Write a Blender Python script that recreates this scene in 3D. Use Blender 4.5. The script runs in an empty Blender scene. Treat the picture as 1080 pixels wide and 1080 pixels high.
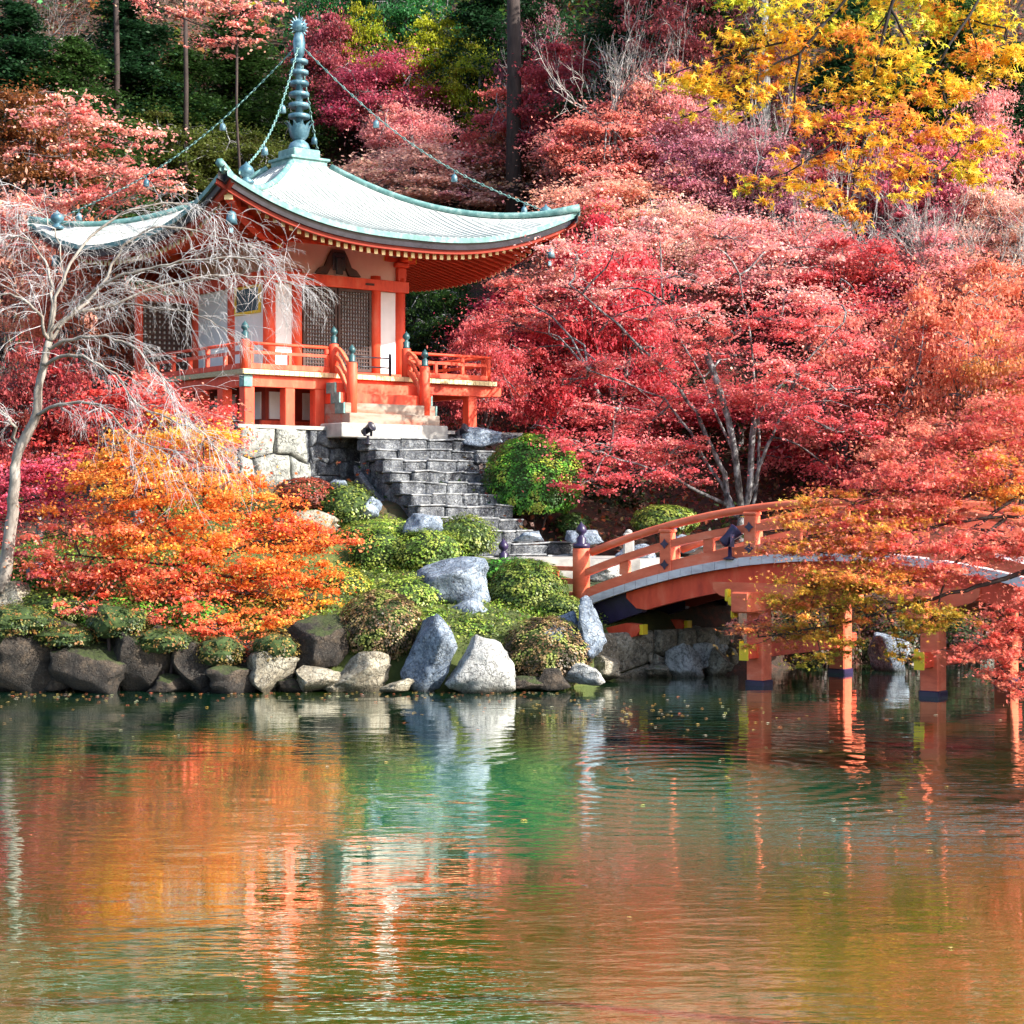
import bpy, math, random
import numpy as np
from mathutils import Vector, noise

# ---------------------------------------------------------------- camera, sky, sun, exposure
S = bpy.context.scene
COL = S.collection
cd = bpy.data.cameras.new("camera"); cam = bpy.data.objects.new("camera", cd); COL.objects.link(cam)
cam.location = (0, 0, 3.3); cam.rotation_euler = (math.radians(90), 0, 0)
cd.sensor_width = 36; cd.lens = 36*2000/1080; cd.clip_end = 1000; cd.clip_start = .1
S.camera = cam
W = bpy.data.worlds.new("World"); S.world = W; W.use_nodes = True
SUN_AZ, SUN_EL = math.radians(-24), math.radians(33)
nt = W.node_tree
sky = nt.nodes.new('ShaderNodeTexSky'); sky.sky_type = 'NISHITA'; sky.sun_disc = False
sky.sun_elevation = SUN_EL; sky.sun_rotation = math.pi/2 - SUN_AZ
sky.air_density = 1.0; sky.dust_density = 2.0
nt.nodes['Background'].inputs[1].default_value = 0.15
nt.links.new(sky.outputs[0], nt.nodes['Background'].inputs[0])
sl = bpy.data.lights.new("sun", 'SUN'); sl.energy = 4.6; sl.angle = math.radians(.5); sl.color = (1, .95, .86)
sun = bpy.data.objects.new("sun", sl); COL.objects.link(sun)
sdir = Vector((math.cos(SUN_EL)*math.cos(SUN_AZ), math.cos(SUN_EL)*math.sin(SUN_AZ), math.sin(SUN_EL)))
sun.rotation_euler = sdir.to_track_quat('Z', 'Y').to_euler(); sun.location = (30, -10, 40)
S.view_settings.view_transform = 'Standard'; S.view_settings.look = 'None'
S.view_settings.exposure = 1.3; S.view_settings.gamma = 1
S.render.engine = 'CYCLES'
cy = S.cycles
cy.max_bounces = 6; cy.diffuse_bounces = 3; cy.glossy_bounces = 3; cy.transmission_bounces = 3; cy.transparent_max_bounces = 4
cy.use_denoising = True; cy.caustics_reflective = False; cy.caustics_refractive = False
cy.sample_clamp_indirect = 4

F = 2000.0
def at(px, py, d):
    return np.array([(px-540)/F*d, d, 3.3+(540-py)/F*d])
def sm(t):
    t = np.clip(t, 0, 1); return t*t*(3-2*t)

# ---------------------------------------------------------------- materials
def newmat(name):
    m = bpy.data.materials.new(name); m.use_nodes = True
    n = m.node_tree.nodes; n.clear()
    out = n.new('ShaderNodeOutputMaterial'); b = n.new('ShaderNodeBsdfPrincipled')
    m.node_tree.links.new(b.outputs[0], out.inputs[0])
    return m, m.node_tree, n, m.node_tree.links, b
def noise_node(nt, scale, detail=5, rough=.6, coord='Object', stretch=None):
    n, l = nt.nodes, nt.links
    tc = n.new('ShaderNodeTexCoord'); t = n.new('ShaderNodeTexNoise')
    t.inputs['Scale'].default_value = scale; t.inputs['Detail'].default_value = detail; t.inputs['Roughness'].default_value = rough
    if stretch:
        mp = n.new('ShaderNodeMapping'); mp.inputs['Scale'].default_value = stretch
        l.new(tc.outputs[coord], mp.inputs[0]); l.new(mp.outputs[0], t.inputs['Vector'])
    else: l.new(tc.outputs[coord], t.inputs['Vector'])
    return t
def ramp(nt, src, stops):
    r = nt.nodes.new('ShaderNodeValToRGB'); e = r.color_ramp.elements
    while len(e) < len(stops): e.new(.5)
    for el, (p, c) in zip(e, stops):
        el.position = p; el.color = (c[0], c[1], c[2], 1)
    nt.links.new(src, r.inputs[0]); return r
def bump(nt, b, src, strength, dist=.02):
    bp = nt.nodes.new('ShaderNodeBump'); bp.inputs['Strength'].default_value = strength; bp.inputs['Distance'].default_value = dist
    nt.links.new(src, bp.inputs['Height']); nt.links.new(bp.outputs[0], b.inputs['Normal']); return bp
def noisy(name, stops, scale=3, rough=.7, bs=.3, bd=.02, stretch=None, metal=0, coord='Object', detail=6, spec=.4):
    m, t, n, l, b = newmat(name)
    tx = noise_node(t, scale, detail, .65, coord, stretch)
    r = ramp(t, tx.outputs['Fac'], stops); l.new(r.outputs[0], b.inputs['Base Color'])
    b.inputs['Roughness'].default_value = rough; b.inputs['Metallic'].default_value = metal
    b.inputs['Specular IOR Level'].default_value = spec
    if bs: bump(t, b, tx.outputs['Fac'], bs, bd)
    return m

M = {}
M['vermilion'] = noisy('vermilion_paint', [(.28, (.40, .035, .018)), (.42, (.66, .065, .028)), (.55, (.76, .085, .035)), (.72, (.80, .17, .09))], 3.2, .6, .3, .01, (1, 1, .35))
M['salmon'] = noisy('faded_vermilion_paint', [(.26, (.42, .07, .035)), (.40, (.66, .12, .055)), (.55, (.78, .17, .08)), (.75, (.82, .30, .18))], 2.6, .6, .3, .01, (.5, 1, 1.4))
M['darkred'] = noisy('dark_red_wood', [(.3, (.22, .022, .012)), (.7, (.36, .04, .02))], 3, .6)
M['rafter'] = noisy('red_rafter_wood', [(.3, (.42, .05, .02)), (.7, (.55, .08, .03))], 3, .6)
M['cream'] = noisy('cream_paint', [(.3, (.75, .55, .25)), (.7, (.85, .7, .4))], 3, .6)
M['white'] = noisy('white_plaster', [(.3, (.72, .73, .75)), (.55, (.82, .83, .85)), (.7, (.86, .87, .89))], 1.5, .8, .1)
M['plaster'] = noisy('pink_plaster', [(.3, (.70, .42, .36)), (.7, (.80, .58, .52))], 1.2, .8, .1)
M['lattice'] = noisy('dark_lattice_wood', [(.3, (.035, .018, .015)), (.7, (.09, .04, .03))], 4, .6)
M['teal'] = noisy('green_copper_patina', [(.25, (.05, .13, .13)), (.5, (.11, .24, .23)), (.75, (.34, .48, .45))], 5, .55, .3)
M['bronze'] = noisy('blue_green_bronze', [(.25, (.025, .07, .10)), (.5, (.075, .17, .22)), (.75, (.26, .40, .45))], 4, .4, .2, metal=.3)
M['black'] = noisy('black_metal', [(.3, (.008, .008, .014)), (.7, (.03, .03, .045))], 4, .35, .1)
M['finial'] = noisy('dark_teal_finial', [(.3, (.012, .05, .06)), (.7, (.05, .13, .14))], 5, .4, .1)
M['purple'] = noisy('dark_violet_metal', [(.3, (.012, .008, .03)), (.7, (.035, .022, .07))], 4, .35, .1)
M['yellow'] = noisy('yellow_paint', [(.3, (.75, .48, .02)), (.7, (.85, .62, .03))], 4, .5, .1)
M['deckwood'] = noisy('weathered_deck_wood', [(.3, (.32, .24, .13)), (.7, (.55, .45, .27))], 3, .7, .3, stretch=(4, 4, 12))
M['greywood'] = noisy('worn_red_step_wood', [(.35, (.42, .12, .07)), (.5, (.30, .21, .16)), (.7, (.34, .29, .24))], 2, .7, .3, stretch=(.6, 3, 3))
M['darkblue'] = noisy('dark_blue_glass', [(.3, (.01, .03, .05)), (.7, (.03, .07, .09))], 2, .25, 0)
M['slab'] = noisy('pale_bridge_edge_board', [(.3, (.45, .40, .42)), (.55, (.66, .62, .64)), (.75, (.74, .70, .70))], 2.5, .75, .3, stretch=(1, 1, 3))
M['cutstone'] = noisy('pale_cut_stone', [(.3, (.22, .21, .20)), (.7, (.46, .44, .40))], 3, .8, .3)

# roof copper: standing seams along the slope
m, t, n, l, b = newmat('roof_copper_sheet'); M['roof'] = m
tx = noise_node(t, 1.1, 6, .65); r = ramp(t, tx.outputs['Fac'], [(.3, (.31, .35, .34)), (.5, (.47, .485, .465)), (.70, (.60, .59, .56))])
tx2 = noise_node(t, 9, 4, .6); mix = n.new('ShaderNodeMix'); mix.data_type = 'RGBA'; mix.blend_type = 'MULTIPLY'
r2 = ramp(t, tx2.outputs['Fac'], [(.35, (.62, .72, .72)), (.6, (1, 1, 1))])
mix.inputs[0].default_value = .7; l.new(r.outputs[0], mix.inputs[6]); l.new(r2.outputs[0], mix.inputs[7]); l.new(mix.outputs[2], b.inputs['Base Color'])
b.inputs['Roughness'].default_value = .5; bump(t, b, tx2.outputs['Fac'], .15)

def rockmat(name, a, bb, c, moss, mossamt, scale=2.2):
    m, t, n, l, b = newmat(name)
    tx = noise_node(t, scale, 9, .7); r = ramp(t, tx.outputs['Fac'], [(.3, a), (.5, bb), (.68, c)])
    tv = n.new('ShaderNodeTexVoronoi'); tv.feature = 'DISTANCE_TO_EDGE'; tv.inputs['Scale'].default_value = scale*1.1
    tc = n.new('ShaderNodeTexCoord'); nz = noise_node(t, 3, 3)
    addv = n.new('ShaderNodeVectorMath'); addv.operation = 'ADD'; l.new(tc.outputs['Object'], addv.inputs[0]); l.new(nz.outputs['Color'], addv.inputs[1]); l.new(addv.outputs[0], tv.inputs['Vector'])
    cr = ramp(t, tv.outputs['Distance'], [(0, (.35, .35, .35)), (.035, (1, 1, 1))])
    mx = n.new('ShaderNodeMix'); mx.data_type = 'RGBA'; mx.blend_type = 'MULTIPLY'; mx.inputs[0].default_value = .8
    l.new(r.outputs[0], mx.inputs[6]); l.new(cr.outputs[0], mx.inputs[7])
    # lichen speckle
    sp = noise_node(t, 26, 4, .7); sr = ramp(t, sp.outputs['Fac'], [(.55, (0, 0, 0)), (.62, (1, 1, 1))])
    m2 = n.new('ShaderNodeMix'); m2.data_type = 'RGBA'; l.new(mx.outputs[2], m2.inputs[6]); m2.inputs[7].default_value = (.55, .56, .5, 1)
    mm = n.new('ShaderNodeMath'); mm.operation = 'MULTIPLY'; mm.inputs[1].default_value = .35 if scale != 2.2 or a[0] > .04 else .06; l.new(sr.outputs[0], mm.inputs[0]); l.new(mm.outputs[0], m2.inputs[0])
    # moss where the surface faces up
    g = n.new('ShaderNodeNewGeometry'); sx = n.new('ShaderNodeSeparateXYZ'); l.new(g.outputs['Normal'], sx.inputs[0])
    ms = noise_node(t, 1.6, 5, .7); ad = n.new('ShaderNodeMath'); ad.operation = 'ADD'; l.new(sx.outputs['Z'], ad.inputs[0]); l.new(ms.outputs['Fac'], ad.inputs[1])
    mr = ramp(t, ad.outputs[0], [(1.0-.0, (0, 0, 0)), (1.0, (0, 0, 0))])
    mr.color_ramp.elements[0].position = 0
    sub = n.new('ShaderNodeMath'); sub.operation = 'SUBTRACT'; l.new(ad.outputs[0], sub.inputs[0]); sub.inputs[1].default_value = 1.65-mossamt
    mu = n.new('ShaderNodeMath'); mu.operation = 'MULTIPLY'; mu.inputs[1].default_value = 6; mu.use_clamp = True; l.new(sub.outputs[0], mu.inputs[0])
    m3 = n.new('ShaderNodeMix'); m3.data_type = 'RGBA'; l.new(mu.outputs[0], m3.inputs[0]); l.new(m2.outputs[2], m3.inputs[6]); m3.inputs[7].default_value = (*moss, 1)
    # wet dark line close to the water (world z)
    ps = n.new('ShaderNodeSeparateXYZ'); l.new(g.outputs['Position'], ps.inputs[0])
    wt = ramp(t, ps.outputs['Z'], [(.02, (.4, .36, .3)), (.16, (1, 1, 1))])
    m4 = n.new('ShaderNodeMix'); m4.data_type = 'RGBA'; m4.blend_type = 'MULTIPLY'; m4.inputs[0].default_value = 1
    l.new(m3.outputs[2], m4.inputs[6]); l.new(wt.outputs[0], m4.inputs[7])
    l.new(m4.outputs[2], b.inputs['Base Color']); b.inputs['Roughness'].default_value = .85
    fine = noise_node(t, scale*6, 8, .75); am = n.new('ShaderNodeMath'); am.operation = 'MULTIPLY_ADD'; am.inputs[1].default_value = .35
    l.new(fine.outputs['Fac'], am.inputs[0]); l.new(tx.outputs['Fac'], am.inputs[2])
    a3 = n.new('ShaderNodeMath'); a3.operation = 'MULTIPLY_ADD'; a3.inputs[1].default_value = .3; l.new(cr.outputs[0], a3.inputs[0]); l.new(am.outputs[0], a3.inputs[2])
    bump(t, b, a3.outputs[0], 1.0, .10)
    # mottling
    fr = ramp(t, fine.outputs['Fac'], [(.38, (.35, .35, .36)), (.52, (1, 1, 1)), (.68, (1.0, 1.0, 1.0))]); m6 = n.new('ShaderNodeMix'); m6.data_type = 'RGBA'; m6.blend_type = 'MULTIPLY'; m6.inputs[0].default_value = .85
    l.new(m4.outputs[2], m6.inputs[6]); l.new(fr.outputs[0], m6.inputs[7]); l.new(m6.outputs[2], b.inputs['Base Color'])
    return m
M['rock_blue'] = rockmat('blue_grey_rock', (.045, .065, .10), (.18, .23, .30), (.44, .51, .60), (.10, .14, .03), 0.0)
M['rock_pale'] = rockmat('pale_rock', (.20, .20, .19), (.42, .42, .40), (.60, .60, .57), (.12, .16, .03), .02)
M['rock_dark'] = rockmat('shaded_mossy_rock', (.005, .004, .003), (.026, .018, .012), (.12, .085, .055), (.035, .05, .008), .42)  # mossy rock, its colour darkened further to hold the shade over the left bank
M['rock_tan'] = rockmat('tan_rock', (.10, .08, .055), (.28, .24, .17), (.50, .46, .36), (.14, .17, .03), .12)
M['stair_stone'] = rockmat('weathered_shade_stair_stone', (.02, .023, .03), (.10, .11, .13), (.34, .36, .38), (.10, .12, .04), .05, 3.5)  # weathered stone, with shade on the risers painted in as a darker colour
M['tread'] = noisy('worn_sunlit_tread_stone', [(.32, (.07, .075, .085)), (.48, (.20, .21, .22)), (.68, (.46, .46, .45))], 3.5, .85, .6, .03)  # worn stone, paled further to paint in sunlight on treads and noses
M['wall_stone'] = rockmat('lichened_wall_stone', (.12, .13, .12), (.32, .33, .30), (.52, .52, .46), (.14, .16, .05), .0, 1.6)

# bark
M['bark_pale'] = noisy('pale_silver_bark', [(.3, (.10, .085, .07)), (.5, (.24, .21, .18)), (.7, (.40, .37, .33))], 5, .8, .4, .02, (1, 1, .4))
M['bark_grey'] = noisy('grey_lichen_bark', [(.38, (.03, .026, .026)), (.5, (.13, .125, .125)), (.66, (.38, .39, .39))], 7, .85, .5, .02, (1, 1, .5))
M['bark_black'] = noisy('near_black_bark', [(.3, (.006, .004, .004)), (.7, (.02, .013, .012))], 6, .85, .3, .02)
M['bark_dark'] = noisy('dark_bark', [(.3, (.018, .011, .009)), (.7, (.06, .04, .035))], 6, .85, .4, .02, (1, 1, .3))
M['twig_pink'] = noisy('pinkish_twig', [(.3, (.30, .16, .15)), (.7, (.50, .34, .32))], 4, .8, 0)

def leafmat(name, objcol=False, trans=.4, gloss=.35):
    m, t, n, l, b = newmat(name)
    at_ = n.new('ShaderNodeAttribute'); at_.attribute_name = 'tint'
    src = at_.outputs['Color']
    if objcol:
        oi = n.new('ShaderNodeObjectInfo'); mx = n.new('ShaderNodeMix'); mx.data_type = 'RGBA'; mx.blend_type = 'MULTIPLY'; mx.inputs[0].default_value = 1
        l.new(oi.outputs['Color'], mx.inputs[6]); l.new(src, mx.inputs[7]); src = mx.outputs[2]
    l.new(src, b.inputs['Base Color']); b.inputs['Roughness'].default_value = .45; b.inputs['Specular IOR Level'].default_value = gloss
    tr = n.new('ShaderNodeBsdfTranslucent'); l.new(src, tr.inputs[0])
    ms = n.new('ShaderNodeMixShader'); ms.inputs[0].default_value = trans
    l.new(b.outputs[0], ms.inputs[1]); l.new(tr.outputs[0], ms.inputs[2])
    out = [q for q in n if q.type == 'OUTPUT_MATERIAL'][0]; l.new(ms.outputs[0], out.inputs[0])
    return m
M['leaf'] = leafmat('leaf', gloss=.2); M['leafobj'] = leafmat('leaf_by_tree', True, gloss=.2)
M['bushleaf'] = leafmat('shrub_leaf', False, .2, .4)

# ---------------------------------------------------------------- mesh tools
def tag(o, label=None, cat=None, group=None, kind=None):
    if label: o['label'] = label
    if cat: o['category'] = cat
    if group: o['group'] = group
    if kind: o['kind'] = kind
    return o
def thing(name, label, cat, loc=(0, 0, 0), rz=0, group=None):
    o = bpy.data.objects.new(name, None); COL.objects.link(o); o.empty_display_size = .3
    o.location = loc; o.rotation_euler = (0, 0, rz); return tag(o, label, cat, group)

class MB:
    def __init__(s): s.v = []; s.f = []; s.mi = []; s.n = 0; s.sm = []
    def add(s, verts, faces, mi=0, smooth=False):
        k = s.n; s.v.extend([tuple(p) for p in verts]); s.n += len(verts)
        for f in faces: s.f.append(tuple(i+k for i in f)); s.mi.append(mi); s.sm.append(smooth)
        return s
    def box(s, x0, x1, y0, y1, z0, z1, mi=0):
        v = [(x0,y0,z0),(x1,y0,z0),(x1,y1,z0),(x0,y1,z0),(x0,y0,z1),(x1,y0,z1),(x1,y1,z1),(x0,y1,z1)]
        return s.add(v, [(0,3,2,1),(4,5,6,7),(0,1,5,4),(1,2,6,5),(2,3,7,6),(3,0,4,7)], mi)
    def bevbox(s, x0, x1, y0, y1, z0, z1, c=.02, mi=0):
        # chamfered vertical and horizontal edges
        v = []
        for z, k in ((z0, c), (z0+c, 0), (z1-c, 0), (z1, c)):
            X0, X1, Y0, Y1 = x0+k, x1-k, y0+k, y1-k
            for (a, b_) in ((X0+c, Y0), (X1-c, Y0), (X1, Y0+c), (X1, Y1-c), (X1-c, Y1), (X0+c, Y1), (X0, Y1-c), (X0, Y0+c)): v.append((a, b_, z))
        f = [tuple(range(7, -1, -1)), tuple(range(24, 32))]
        for r in range(3):
            for i in range(8): f.append((r*8+i, r*8+(i+1) % 8, r*8+8+(i+1) % 8, r*8+8+i))
        return s.add(v, f, mi)
    def lathe(s, cx, cy, prof, seg=12, mi=0, smooth=True):
        v = []
        for r, z in prof:
            for i in range(seg):
                a = 2*math.pi*i/seg; v.append((cx+r*math.cos(a), cy+r*math.sin(a), z))
        f = []
        for k in range(len(prof)-1):
            for i in range(seg): f.append((k*seg+i, k*seg+(i+1) % seg, (k+1)*seg+(i+1) % seg, (k+1)*seg+i))
        f.append(tuple(range(seg-1, -1, -1))); f.append(tuple((len(prof)-1)*seg+i for i in range(seg)))
        return s.add(v, f, mi, smooth)
    def tube(s, pts, rad, seg=6, mi=0, smooth=True):
        pts = [np.asarray(p, float) for p in pts]
        if not hasattr(rad, '__len__'): rad = [rad]*len(pts)
        v = []; up = np.array([0.13, .21, .97])
        for i, p in enumerate(pts):
            d = pts[min(i+1, len(pts)-1)]-pts[max(i-1, 0)]; L = np.linalg.norm(d); d = d/L if L > 0 else np.array([0, 0, 1.])
            a = np.cross(d, up); na = np.linalg.norm(a)
            if na < .15: a = np.cross(d, np.array([1., .2, 0])); na = np.linalg.norm(a)
            a /= na; c = np.cross(d, a)
            for k in range(seg):
                t_ = 2*math.pi*k/seg; v.append(p+rad[i]*(math.cos(t_)*a+math.sin(t_)*c))
        f = []
        for i in range(len(pts)-1):
            for k in range(seg): f.append((i*seg+k, i*seg+(k+1) % seg, (i+1)*seg+(k+1) % seg, (i+1)*seg+k))
        f.append(tuple(range(seg-1, -1, -1))); f.append(tuple((len(pts)-1)*seg+k for k in range(seg)))
        return s.add(v, f, mi, smooth)
    def beam(s, pts, w, h, mi=0, wd=(0, 1)):
        # rectangular section swept along pts; width direction wd in plan, section hangs centred on pts
        wx, wy = wd; v = []
        for p in pts:
            for (a, b_) in ((-1, -1), (1, -1), (1, 1), (-1, 1)): v.append((p[0]+a*w/2*wx, p[1]+a*w/2*wy, p[2]+b_*h/2))
        f = [(3, 2, 1, 0)]
        for i in range(len(pts)-1):
            for k in range(4): f.append((i*4+k, i*4+(k+1) % 4, i*4+4+(k+1) % 4, i*4+4+k))
        q = (len(pts)-1)*4; f.append((q, q+1, q+2, q+3))
        return s.add(v, f, mi)
    def build(s, name, mats, parent=None, loc=None):
        me = bpy.data.meshes.new(name); me.from_pydata(s.v, [], s.f)
        if not isinstance(mats, (list, tuple)): mats = [mats]
        for m_ in mats: me.materials.append(m_)
        me.polygons.foreach_set('material_index', s.mi); me.polygons.foreach_set('use_smooth', s.sm)
        me.update(); o = bpy.data.objects.new(name, me); COL.objects.link(o)
        if parent: o.parent = parent
        if loc is not None: o.location = loc
        return o

# leaf templates
def star_leaf():
    tips = [(90, 1.), (38, .86), (142, .86), (-8, .62), (188, .62)]
    order = [188, 142, 90, 38, -8]; L = dict(tips)
    v = [(0, 0, 0)]; q = []
    notch = [214, 165, 116, 64, 15, -34]
    nv = [(.26*math.cos(math.radians(a)), .26*math.sin(math.radians(a)), .03) for a in notch]
    tv = [(L[a]*math.cos(math.radians(a)), L[a]*math.sin(math.radians(a)), -.1) for a in order]
    v += nv + tv
    for i in range(5): q.append((0, 1+i+1, 7+i, 1+i))
    return np.array(v), np.array(q)
STAR = star_leaf()
QUAD = (np.array([(-.5, 0, 0), (0, -.34, .08), (.5, 0, 0), (0, .34, .08)]), np.array([(0, 1, 2, 3)]))
def leaves_arrays(rng, C, size, tiltsd, col, tmpl=QUAD, colvar=.18, facing=None):
    """C (n,3) centres; size mean; col (n,3) base colours -> verts, faces, face colours"""
    n = len(C); tv, tf = tmpl
    th = np.abs(rng.normal(0, tiltsd, n)); ph = rng.uniform(0, 2*np.pi, n)
    N = np.stack([np.sin(th)*np.cos(ph), np.sin(th)*np.sin(ph), np.cos(th)], 1)
    if facing is not None: N = facing + N*.7; N /= np.linalg.norm(N, axis=1)[:, None]+1e-9
    R = rng.normal(size=(n, 3)); A = np.cross(N, R); A /= np.linalg.norm(A, axis=1)[:, None]+1e-9; B = np.cross(N, A)
    sz = size*rng.uniform(.65, 1.3, n)
    V = C[:, None, :] + sz[:, None, None]*(tv[None, :, 0, None]*A[:, None, :]+tv[None, :, 1, None]*B[:, None, :]+tv[None, :, 2, None]*N[:, None, :])
    Fc = (tf[None]+(np.arange(n)*len(tv))[:, None, None])
    k = np.exp(rng.normal(0, colvar, (n, 1))); hue = rng.normal(0, colvar*.5, (n, 1))
    cc = np.clip(col*k*np.concatenate([np.ones((n, 1)), 1+hue, 1-hue*.3], 1), .002, .95)
    return V.reshape(-1, 3), Fc.reshape(-1, 4), np.repeat(cc, len(tf), 0)
def mesh_quads(name, V, Fq, C, mat, parent=None, extra=None, extramat=None):
    """one mesh of quads with colour per face; extra = MB merged in with the second material"""
    nv, nf = len(V), len(Fq)
    me = bpy.data.meshes.new(name)
    ev = np.array(extra.v) if extra and extra.n else np.zeros((0, 3)); ef = extra.f if extra else []
    allv = np.concatenate([V, ev]) if len(ev) else V
    loops = Fq.reshape(-1); starts = np.arange(nf)*4; tot = np.full(nf, 4)
    if len(ef):
        el = np.array([i for f in ef for i in f])+nv; et = np.array([len(f) for f in ef])
        es = np.concatenate([[0], np.cumsum(et)[:-1]])+len(loops)
        loops = np.concatenate([loops, el]); starts = np.concatenate([starts, es]); tot = np.concatenate([tot, et])
    me.vertices.add(len(allv)); me.vertices.foreach_set('co', allv.astype(np.float32).ravel())
    me.loops.add(len(loops)); me.loops.foreach_set('vertex_index', loops.astype(np.int32))
    me.polygons.add(len(starts)); me.polygons.foreach_set('loop_start', starts.astype(np.int32)); me.polygons.foreach_set('loop_total', tot.astype(np.int32))
    mi = np.zeros(len(starts), np.int32); mi[nf:] = 1
    me.materials.append(mat)
    if extramat: me.materials.append(extramat)
    me.update(calc_edges=True); me.validate()
    if len(me.polygons) == len(mi):
        me.polygons.foreach_set('material_index', mi)
        a = me.attributes.new('tint', 'FLOAT_COLOR', 'FACE')
        cc = np.ones((len(starts), 4), np.float32); cc[:nf, :3] = C; a.data.foreach_set('color', cc.ravel())
    o = bpy.data.objects.new(name, me); COL.objects.link(o)
    if parent: o.parent = parent
    return o
def blob(rng_seed, sx, sy, sz, sub=4, amp=.2, cuts=6, cutd=(.55, .85)):
    """a rock: sphere cut by random planes, roughened"""
    rnd = random.Random(rng_seed); V, Fc = ico(sub)
    V = V.copy()
    for _ in range(cuts):
        nrm = np.array([rnd.gauss(0, 1), rnd.gauss(0, 1), rnd.gauss(0, .8)]); nrm /= np.linalg.norm(nrm)
        d = rnd.uniform(*cutd); q = V@nrm; ex = np.clip(q-d, 0, None); V -= ex[:, None]*nrm[None]*.92
    off = Vector((rnd.uniform(0, 50), rnd.uniform(0, 50), 0))
    for i in range(len(V)):
        p = Vector(V[i]); k = noise.fractal(p*1.7+off, .9, 2.1, 5)*amp + noise.ridged_multi_fractal(p*2.2+off, .9, 2., 3, 1., 2.)*amp*.12
        V[i] *= (1+k)
    V *= np.array([sx, sy, sz]); return V, Fc
_ico = {}
def ico(sub):
    if sub in _ico: return _ico[sub]
    import bmesh
    bm = bmesh.new(); bmesh.ops.create_icosphere(bm, subdivisions=sub, radius=1)
    V = np.array([v.co[:] for v in bm.verts]); Fc = [tuple(v.index for v in f.verts) for f in bm.faces]; bm.free()
    _ico[sub] = (V, Fc); return V, Fc

# ---------------------------------------------------------------- ground
TH = math.radians(38); CT, ST = math.cos(TH), math.sin(TH); TC = np.array([-5.82, 51.84]); ZB = 5.45
def tl(u, v):   # temple local -> world xy
    return TC[0]+CT*u-ST*v, TC[1]+ST*u+CT*v
def to_tl(x, y):
    dx, dy = x-TC[0], y-TC[1]; return CT*dx+ST*dy, -ST*dx+CT*dy
POND = np.array([(-70, 35.6), (-30, 35.6), (-9.5, 35.3), (-6, 35.1), (-3, 35.0), (0, 35.2), (1.5, 35.8), (2.2, 37.6), (4.6, 39.4), (8, 41.2), (12, 43), (17, 43), (16, 38),
                 (12.5, 34), (10.6, 31), (9.4, 28.5), (8.6, 25), (8.3, 20), (8.6, 12), (9, 4), (9, -8), (-70, -8)], float)
def shore(x, y):
    """signed distance to the pond edge, + on land"""
    x = np.asarray(x, float); y = np.asarray(y, float); d = np.full(x.shape, 1e9); ins = np.zeros(x.shape, bool)
    n_ = len(POND)
    for i in range(n_):
        a, b_ = POND[i], POND[(i+1) % n_]; e = b_-a
        t_ = np.clip(((x-a[0])*e[0]+(y-a[1])*e[1])/(e@e), 0, 1)
        d = np.minimum(d, np.hypot(x-a[0]-t_*e[0], y-a[1]-t_*e[1]))
        c = ((a[1] > y) != (b_[1] > y)) & (x < (b_[0]-a[0])*(y-a[1])/((b_[1]-a[1]) or 1e-9)+a[0]); ins ^= c
    return np.where(ins, -d, d)
def gh(x, y):
    x = np.asarray(x, float); y = np.asarray(y, float)
    d = shore(x, y)
    z = np.where(d < 0, -.25-np.clip(-d, 0, 3)*.45, -.25+1.2*sm(d/.8)) + np.where(d > 0, .2*np.clip(d, 0, 8), 0)
    u, v = to_tl(x, y)
    m_ = np.hypot(np.maximum(np.abs(u)-4.2, 0), np.maximum(np.maximum(-v-4.3, v-6), 0))
    zm = 3.9-.3*m_ + .9*sm((u-.5)/2)*(1-sm((m_-3)/3)) - .35*np.clip(m_-1, 0, 5)*sm((u-1)/3)
    k = sm((y-38)/4); z = np.where(y > 36, np.maximum(z, zm*k+z*(1-k)), z)
    st_ = sm((u+1.9)/.4)*sm((-v-4.3)/.5)*(1-sm((u-6)/2)); cap = np.maximum(5.2-.70*(-v-4.6), 2.12)-.45*(np.abs(u-.5) < 2.4)*(v > -9.2)-.1
    z = np.where(y > 38, np.minimum(z, cap*st_+z*(1-st_)), z)
    y0 = 57-6.5*sm((x+1)/6) - 2*sm((x-10)/10) - 5*sm((-x-12)/6)
    D = y-y0; z = z+.66*(np.sqrt(D*D+9)+D)/2*(y > 36)
    return np.minimum(z, 70)
def ghs(x, y): return float(gh(np.array([x]), np.array([y]))[0])
def grid_mesh(name, xs, ys, hf, mat, jit=0):
    X, Y = np.meshgrid(xs, ys); Z = hf(X, Y); nx, ny = len(xs), len(ys)
    V = np.stack([X, Y, Z], -1).reshape(-1, 3)
    i = np.arange(nx-1)[None]+np.arange(ny-1)[:, None]*nx
    Fq = np.stack([i, i+1, i+1+nx, i+nx], -1).reshape(-1, 4)
    o = mesh_quads(name, V, Fq, np.ones((len(Fq), 3)), mat)
    o.data.polygons.foreach_set('use_smooth', [True]*len(o.data.polygons)); return o
def ghn(X, Y):
    Z = gh(X, Y); R = np.zeros_like(Z)
    for i in range(Z.shape[0]):
        for j in range(Z.shape[1]):
            R[i, j] = noise.noise((X[i, j]*.9, Y[i, j]*.9, 0))*.16+noise.noise((X[i, j]*.3, Y[i, j]*.3, 5))*.25
    return Z+R*sm((shore(X, Y))/1.5)
m, t, n, l, b = newmat('garden_and_forest_soil'); M['soil'] = m
a1 = noise_node(t, .9, 8, .7); r1 = ramp(t, a1.outputs['Fac'], [(.3, (.025, .035, .010)), (.5, (.06, .08, .015)), (.68, (.12, .14, .025))])
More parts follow.
